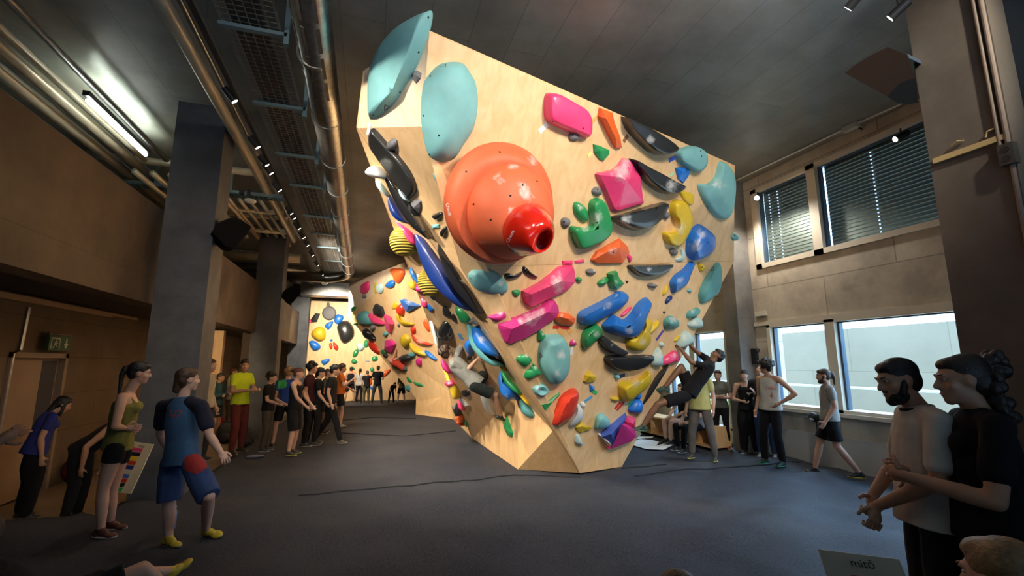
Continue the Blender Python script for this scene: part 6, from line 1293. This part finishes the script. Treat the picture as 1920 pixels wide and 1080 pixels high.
# near pair at the right
r1 = stand(1712, 1100, 672, 70, 'bearded man in a white jersey with hands clasped at the right', axial=2.62, arms='clasp', near=True, hair=('short', 'black'), beard=1, skin='tan', collar=('collar_black', (.012, .012, .014)), top=('tee', ('jersey', (.56, .52, .46))), bot=('pants', 'black'), shoe=(.02, .02, .02), nod=.25, heavy=1.06, headrel=55, loose=1.1, cx=1680, sleeve=.72,
      over=dict(head=(0, .075, 1.625), neck=(0, .0, 1.49), elR=(.25, .05, 1.15), elL=(-.25, .05, 1.15), wrR=(.05, .25, .98), wrL=(-.05, .27, .955)), curl=1.25, palm={'R': ((-.75, -.55, -.55), (-.3, .6, -.3)), 'L': ((-.5, -.3, -.7), (.3, .5, .2))})
r2 = stand(1815, 1100, 668, 72, 'woman in a black tee with curly dark ponytail facing left at the right edge', axial=2.35, near=True, fem=True, hair=('curlypony', 'dark'), skin='tan', top=('tee', ('inkblack', (.006, .006, .007))), bot=('pants', ('inkblack2', (.006, .006, .007))), cx=1760, headrel=68, heavy=1.12, sleeve=.62,
      over=dict(elL=(-.26, .06, 1.12), wrL=(-.10, .33, 1.17), elR=(.26, .06, 1.12), wrR=(.12, .26, 1.15)), palm={'L': ((.2, 1, .15), (1, 0, .2))}, curl=.9)
stand(1842, 1100, 1010, 120, 'seated person with light brown hair, only the head top showing at bottom right', axial=1.38, legs='sit', height=1.70, z=-.04, near=True, hair=('short2', 'blond'), skin='light', top=('tee', ('slate', (.05, .06, .08))), bot=('pants', 'black'))
stand(1258, 1100, 1060, 150, 'seated person with dark hair, only the crown in view at the bottom edge', axial=2.0, legs='sit', height=1.62, z=-.32, hair=('short', 'dark'), skin='light', top=('tee', 'black'), bot=('pants', 'black'))
# ---------------- left crowd
stand(441, 850, 674, -42, 'man in a bright yellow-green tee and dark red trousers with forearms raised', headrel=-12, arms='fwd', hair=('short2', 'dark'), skin='tan', top=('tee', ('lime', (.50, .62, .02))), bot=('pants', ('oxblood', (.11, .02, .018))), shoe=(.02, .02, .02), shoe2=(.12, .1, .05), sleeve=.5, legs='shift', over=dict(elL=(-.24, .06, 1.17), wrL=(-.12, .30, 1.17), elR=(.25, .06, 1.15), wrR=(.10, .34, 1.18)), curl=1.2)
stand(496, 846, 699, -70, 'person with dark curly hair, black tee and brown trousers beside the yellow-green tee', arms='fwd', hair=('curly', 'dark'), skin='light', top=('tee', 'black'), bot=('pants', ('umber', (.07, .055, .04))), nod=.2)
r12 = stand(530, 838, 690, 172, 'blond person seen from behind in a blue and green printed tee', hair=('mop', 'blond'), top=('tee', ('royal', (.02, .06, .28))), bot=('shorts', 'black'), skin='light', legs='wide')
stand(546, 853, 690, -72, 'woman with red hair in a black tank top and three-quarter leggings', fem=True, arms='fwd', hair=('bun', 'auburn'), skin='light', top=('tank', 'black'), bot=('knee', 'black'), over=dict(elR=(.24, .10, 1.16), wrR=(.2, .28, .98), elL=(-.24, .1, 1.16), wrL=(-.16, .30, .96)), shoe=(.03, .03, .03), shoe2=(.4, .35, .05))
stand(573, 836, 680, -80, 'tall person with black curly hair and dark red tee behind the red-haired woman', hair=('curly', 'black'), skin='warm', top=('tee', ('wine', (.05, .012, .016))), bot=('pants', 'black'))
stand(590, 834, 690, -85, 'person in a black cap and black tee looking right', hair=('mullet', 'black', 'cap'), skin='light', top=('tee', ('jet', (.009, .009, .01))), bot=('pants', 'black'), arms='fwd', over=dict(wrR=(.2, .2, .95)))
stand(606, 812, 692, -80, 'person in a grey-green tee right of the black cap', hair=('short', 'brown'), skin='tan', top=('tee', ('moss', (.06, .075, .06))), bot=('shorts', ('moss2', (.05, .05, .05))))
stand(614, 832, 685, -84, 'man in a loose black tee and black trousers striding right', legs='walk', hair=('mop', 'black'), skin='warm', top=('tee', 'black'), bot=('pants', 'black'), shoe=(.08, .07, .05), shoe2=(.3, .26, .2), loose=1.1, lean=3)
stand(634, 800, 683, -88, 'person in an orange tee and black shorts with raised hand', hair=('mop', 'brown'), skin='light', top=('tee', ('orange', (.55, .13, .02))), bot=('shorts', 'black'), arms='fwd', over=dict(wrR=(.18, .3, 1.3), elR=(.25, .1, 1.14)), shoe=(.3, .3, .3), legs='shift')
stand(400, 824, 700, -60, 'kid in a dark teal hooded top with folded arms', z=-.3, hair=('short', 'dark'), skin='tan', top=('hoodie', ('dteal', (.03, .07, .07))), bot=('shorts', ('dark', (.02, .025, .03))), arms='crossed')
stand(426, 812, 690, -75, 'person in a beige hoodie with reddish cap hair beyond the kid in teal', z=-.3, hair=('short', 'auburn'), skin='light', top=('hoodie', ('beige', (.40, .33, .23))), bot=('pants', ('khaki', (.12, .09, .06))), arms='crossed')
stand(372, 866, 673, -60, 'person with brown hair in a cream tee half hidden behind the man in blue', hair=('short2', 'brown'), skin='light', top=('tee', ('cream', (.42, .38, .28))), bot=('pants', ('dusk', (.03, .03, .035))), headrel=-50)
# ---------------- far visitors
stand(655, 756, 688, 180, 'far visitor seen from behind in a black vest and black shorts', hair=('short', 'dark'), skin='tan', top=('wide_tank', 'black'), bot=('shorts', 'black'), arms='hold', legs='wide')
stand(672, 757, 691, -165, 'far visitor with a ponytail in a white tee and black leggings', fem=True, hair=('longpony', 'dark'), skin='light', top=('tee', ('fog', (.40, .38, .35))), bot=('leggings', 'black'))
stand(686, 757, 695, 175, 'far visitor in a black top and olive trousers pointing at the wall', fem=True, hair=('longpony', 'brown'), skin='light', top=('tee', 'black'), bot=('pants', ('olive', (.09, .08, .045))), over=dict(elR=(.26, .1, 1.35), wrR=(.22, .2, 1.6)))
stand(706, 758, 686, 182, 'far visitor in a black tee and dark grey trousers with hands in front', hair=('short', 'brown'), skin='light', top=('tee', 'black'), bot=('pants', ('graphite', (.045, .045, .055))), arms='hold', legs='wide')
stand(752, 757, 700, 160, 'far visitor in a tan tee and black shorts under the overhang', hair=('short', 'brown'), skin='light', top=('tee', ('sand', (.4, .30, .16))), bot=('shorts', 'black'), legs='wide', arms='hold')
stand(733, 757, 712, -30, 'far visitor in black crouching beside the one in a tan tee', hair=('long', 'dark'), skin='light', top=('tee', 'black'), bot=('pants', 'black'), lean=40, arms='fwd', legs='wide')
# ---------------- near left
D1 = 5.05
L1 = dict(head=(262, 699, 0), neck=(241, 735, 0), shR=(229, 745, -.14), shL=(240, 744, .16), elR=(216, 800, -.22), wrR=(234, 803, -.10), elL=(238, 798, .30), wrL=(252, 805, .14), pelvis=(222, 832, 0), hipR=(217, 840, -.09), hipL=(228, 840, .09), knR=(193, 918, -.08), anR=(187, 997, -.05), knL=(209, 922, .10), anL=(207, 985, .12))
J = {k_: pxplane(x, y, D1+d) for k_, (x, y, d) in L1.items()}; J['anR'] = onz(189, 992, .085); J['anL'] = onz(207, 978, .085)
human(J, 'woman in an olive tank top and black shorts with hand on hip, looking right', s=.97, fem=True, near=True, hair=('longpony', 'black'), skin='light', top=('tank', ('olive_top', (.20, .19, .05))), bot=('short_shorts', 'black'), hf=Vector((.93, .30, 0)), shoe=(.10, .03, .02), shoe2=(.45, .43, .4), palm={'R': ((.9, .1, -.1), (.2, .9, .1))}, curl=.6, feetdir={'R': (.9, -.25, -.05), 'L': (.9, -.15, -.05)}, base=(J['anR']+J['anL'])/2-Vector((0, 0, .085)))
D2 = 4.75
L2 = dict(head=(352, 712, 0), neck=(342, 745, 0), shR=(377, 762, -.08), shL=(307, 762, .10), elR=(394, 818, -.10), wrR=(414, 848, -.16), elL=(300, 815, .22), wrL=(318, 848, .33), pelvis=(341, 858, 0), hipR=(360, 868, -.05), hipL=(322, 868, .06), knR=(391, 930, -.18), anR=(385, 995, .0), knL=(318, 938, .02), anL=(316, 1008, .0))
J = {k_: pxplane(x, y, D2+d) for k_, (x, y, d) in L2.items()}; J['anR'] = onz(386, 993, .085); J['anL'] = onz(316, 1006, .085)
m2 = human(J, 'man in a blue tee with dark sleeves and knee-length blue shorts, from behind', s=1.0, near=True, hair=('mullet', 'brown'), skin='pale', top=('tee', ('denimblue', (.05, .12, .24))), bot=('knee', ('jeans', (.04, .075, .20))), hf=Vector((.80, .62, .05)), shoe=(.50, .38, .03), shoe2=(.05, .06, .07), heavy=1.04, loose=.98, feetdir={'R': (.9, -.5, -.05), 'L': (.7, -.5, -.05)}, curl=.9, base=(J['anR']+J['anL'])/2-Vector((0, 0, .085)), sleeve=.62, sleeve_col=('navy_sleeve', (.018, .02, .04)))
stand(88, 1000, 737, -100, 'woman with loose dark hair and blue tee looking down at far left', axial=6.5, z=-.3, nod=.6, lean=14, fem=True, hair=('loose', 'black'), skin='warm', top=('tee', ('cobalt', (.03, .04, .22))), bot=('wide', ('soot', (.008, .008, .01))), height=1.63, loose=1.1, over=dict(head=(0, .07, 1.62)))
stand(175, 960, 760, -60, 'person in a black vest bending forward behind the woman in olive', axial=6.4, z=-.3, height=1.68, lean=55, nod=.8, hair=('long', 'black'), skin='tan', top=('tank', ('tar', (.01, .009, .01))), bot=('pants', ('tar2', (.01, .01, .012))), over=dict(elR=(.24, .05, 1.14), wrR=(.2, .25, .95), elL=(-.24, .1, 1.14), wrL=(-.2, .3, .95)))
# person out of frame at far left whose hand comes into view
w = pxplane(-14, 778, 2.6); res = stand(-112, 1100, 690, -75, 'person mostly outside the left edge, only a raised hand in view', axial=2.75, height=1.7, near=True, hair=('short', 'dark'), skin='tan', top=('tee', 'black'), bot=('pants', 'black'), over=dict(elR=(.24, .10, 1.14), wrR=(.15, .33, 1.33)), curl=.5)
# person sitting on the mat at the bottom left, foot in view
A3 = onz(316, 1088)+Vector((0, 0, .07)); Kn = A3+Vector((-.25, -.28, .10)); Hp = Kn+Vector((-.28, -.36, -.02)); dirn = Vector((.6, .8, 0)); sidev = Vector((.8, -.6, 0))
J = dict(anR=A3, knR=Kn, hipR=Hp, anL=A3+sidev*.30+Vector((-.1, -.25, -.0)), knL=Kn+sidev*.24+Vector((.05, -.1, .12)), hipL=Hp+sidev*-.0+Vector((.12, -.12, 0)))
pv = (J['hipR']+J['hipL'])/2; nk = pv+Vector((-.22, -.30, .42)); J.update(pelvis=pv, neck=nk, head=nk+Vector((.0, 0, .15)), shR=nk+Vector((-.13, .12, -.05)), shL=nk+Vector((.13, -.12, -.05)), elR=nk+Vector((-.28, .02, -.28)), elL=nk+Vector((.12, -.32, -.28)), wrR=nk+Vector((-.3, -.1, -.5)), wrL=nk+Vector((.05, -.42, -.5)))
human(J, 'person sitting on the mat, only a leg and yellow climbing shoe in view', s=.97, near=True, hair=('short', 'dark'), skin='warm', top=('tee', 'black'), bot=('shorts', 'black'), shoe=(.50, .34, .02), shoe2=(.02, .03, .05), feetdir={'R': (.55, .55, .45), 'L': (.6, .6, .1)}, base=Vector((pv.x, pv.y, 0)))
# ---------------- climbers
def climber(view, spec, D, **kw):
    J = {}
    for k_, (x, y, d) in spec.items(): X, Y = px(view, (x, y)); J[k_] = pxplane(X, Y, D+d)
    return human(J, base=J['pelvis'], **kw)
VIEW['j'] = (1180, 560, .2963)
climber('h', dict(head=(628, 322, 0), neck=(655, 362, 0), shL=(690, 330, .14), shR=(668, 392, -.12), elL=(722, 262, .12), wrL=(743, 205, .10), elR=(745, 430, -.05), wrR=(808, 362, .0), pelvis=(800, 502, .05), hipL=(820, 490, .12), hipR=(792, 520, -.05), knL=(850, 452, .40), anL=(885, 560, .38), knR=(918, 575, .05), anR=(948, 695, .35)),
        7.72, lab='climber in a grey tee and dark shorts hanging under the long left overhang', s=1.0, near=True, hair=('mop', 'brown'), skin='warm', top=('tee', ('heather', (.30, .30, .27))), bot=('shorts', ('night', (.015, .02, .018))), hf=Vector((.75, .62, .25)), shoe=(.03, .04, .03), shoe2=(.45, .33, .08), curl=.9, palm={'L': ((.2, .1, 1), (.8, .5, 0)), 'R': ((.8, .1, .6), (.4, .8, 0))}, feetdir={'L': (.7, .5, -.4), 'R': (.75, .5, -.25)})
climber('j', dict(head=(556, 362, -.02), neck=(520, 398, -.02), shR=(486, 378, .14), shL=(474, 428, -.14), elR=(428, 338, .12), wrR=(380, 290, .02), elL=(392, 402, -.12), wrL=(330, 325, -.02), pelvis=(385, 585, .0), hipR=(378, 560, .09), hipL=(360, 612, -.09), knR=(328, 430, .10), anR=(226, 560, .10), knL=(180, 668, -.12), anL=(88, 805, -.05)),
        8.05, lab='climber in a black tee and black shorts swinging off the right edge of the boulder', s=1.02, near=True, hair=('short', 'black'), skin='brown', top=('tee', 'black'), bot=('shorts', 'black'), hf=Vector((-.90, .35, .25)), shoe=(.03, .06, .045), shoe2=(.06, .12, .08), curl=1.0, palm={'R': ((-.6, .2, .7), (-.5, .8, 0)), 'L': ((-.4, .2, .8), (-.5, .8, 0))}, feetdir={'R': (-.55, .2, .1), 'L': (-.95, .2, .05)}, shortlen=.72)
climber('h', dict(head=(268, 341, 0), neck=(285, 362, 0), shL=(312, 352, .12), shR=(296, 375, -.12), elL=(328, 300, .1), wrL=(344, 252, .1), elR=(345, 350, -.08), wrR=(380, 318, 0), pelvis=(372, 405, 0), hipL=(380, 395, .1), hipR=(374, 415, -.08), knL=(462, 372, .25), anL=(508, 430, .3), knR=(430, 425, .05), anR=(505, 445, .2)),
        16.6, lab='climber in a red tank top and grey trousers on the far side face', s=1.0, fem=True, hair=('short', 'dark'), skin='warm', top=('tank', ('scarlet', (.50, .05, .03))), bot=('tight', ('greyteal', (.10, .13, .13))), hf=Vector((.2, .95, .3)), shoe=(.2, .12, .06), feetdir={'L': (.6, .6, 0), 'R': (.6, .6, -.2)})
flush_people()
# prints on clothes: cut letters lying on the cloth
def cloth_bvh(root, names):
    ob = [c for c in root.children if c.name.split('.')[0] in names][0]; bpy.context.view_layer.update(); mw = ob.matrix_world
    return BVHTree.FromPolygons([mw@v.co for v in ob.data.vertices], [tuple(p.vertices) for p in ob.data.polygons]), ob, mw.translation.copy()
def print_text(res, names, body, m, cx, cy, size, ang=0., stretch=1.):
    bv, ob, c = cloth_bvh(res[0], names); o = px_text(body, m, bv, cx, cy, size, ang, ob, off=.006, c=c, stretch=stretch); return o
INKR = mat('red_print', (.45, .05, .03), .7); INKB = mat('black_print', (.015, .015, .015), .7)
print_text(r6, ('top',), 'CHESS', INKR, 1445, 728, 9, R(4), .75); print_text(r6, ('top',), '4', INKR, 1446, 742, 15, 0, .8)
print_text(m2, ('shirt',), 'U7', INKR, 329, 776, 19, R(6), 1.1)

def px_patch(res, names, poly_px, m, step=2.5, name='print', off=.005):
    """a printed patch that follows the cloth it lies on"""
    bv, ob, c = cloth_bvh(res[0], names); xs = [p[0] for p in poly_px]; ys = [p[1] for p in poly_px]; mb = MB(); cache = {}
    def inside(x, y):
        r = False; n = len(poly_px)
        for i in range(n):
            (x1, y1), (x2, y2) = poly_px[i], poly_px[i-1]
            if (y1 > y) != (y2 > y) and x < (x2-x1)*(y-y1)/(y2-y1)+x1: r = not r
        return r
    def hitp(x, y):
        if (x, y) not in cache:
            d = ray(x, y).normalized(); h = bv.ray_cast(EYE, d); cache[(x, y)] = (h[0]-d*off-c) if h[0] else None
        return cache[(x, y)]
    x = min(xs)
    while x < max(xs):
        y = min(ys)
        while y < max(ys):
            if inside(x+step/2, y+step/2):
                q = [hitp(x, y), hitp(x+step, y), hitp(x+step, y+step), hitp(x, y+step)]
                if all(q) and max((q[i]-q[i-1]).length for i in range(4)) < .12: mb.add(q, [(0, 1, 2, 3)])
            y += step
        x += step
    if mb.v: return mb.build(name, m, ob)
px_patch(m2, ('shorts',), [(343, 853), (386, 851), (395, 872), (368, 890), (348, 882)], mat('red_patch', (.30, .02, .02), .85), name='patch')

px_patch(r12, ('shirt',), [(522, 712), (536, 710), (538, 724), (530, 730), (521, 727)], mat('green_print', (.03, .30, .08), .8), 1.5)
px_patch(r10, ('shirt',), [(1340, 728), (1344, 726), (1347, 730), (1345, 736), (1341, 736)], INKB, 1.0)
px_patch(r8, ('top',), [(1400, 737), (1402, 735), (1404, 737), (1406, 735), (1408, 737), (1404, 742)], LOGOW, 1.0)
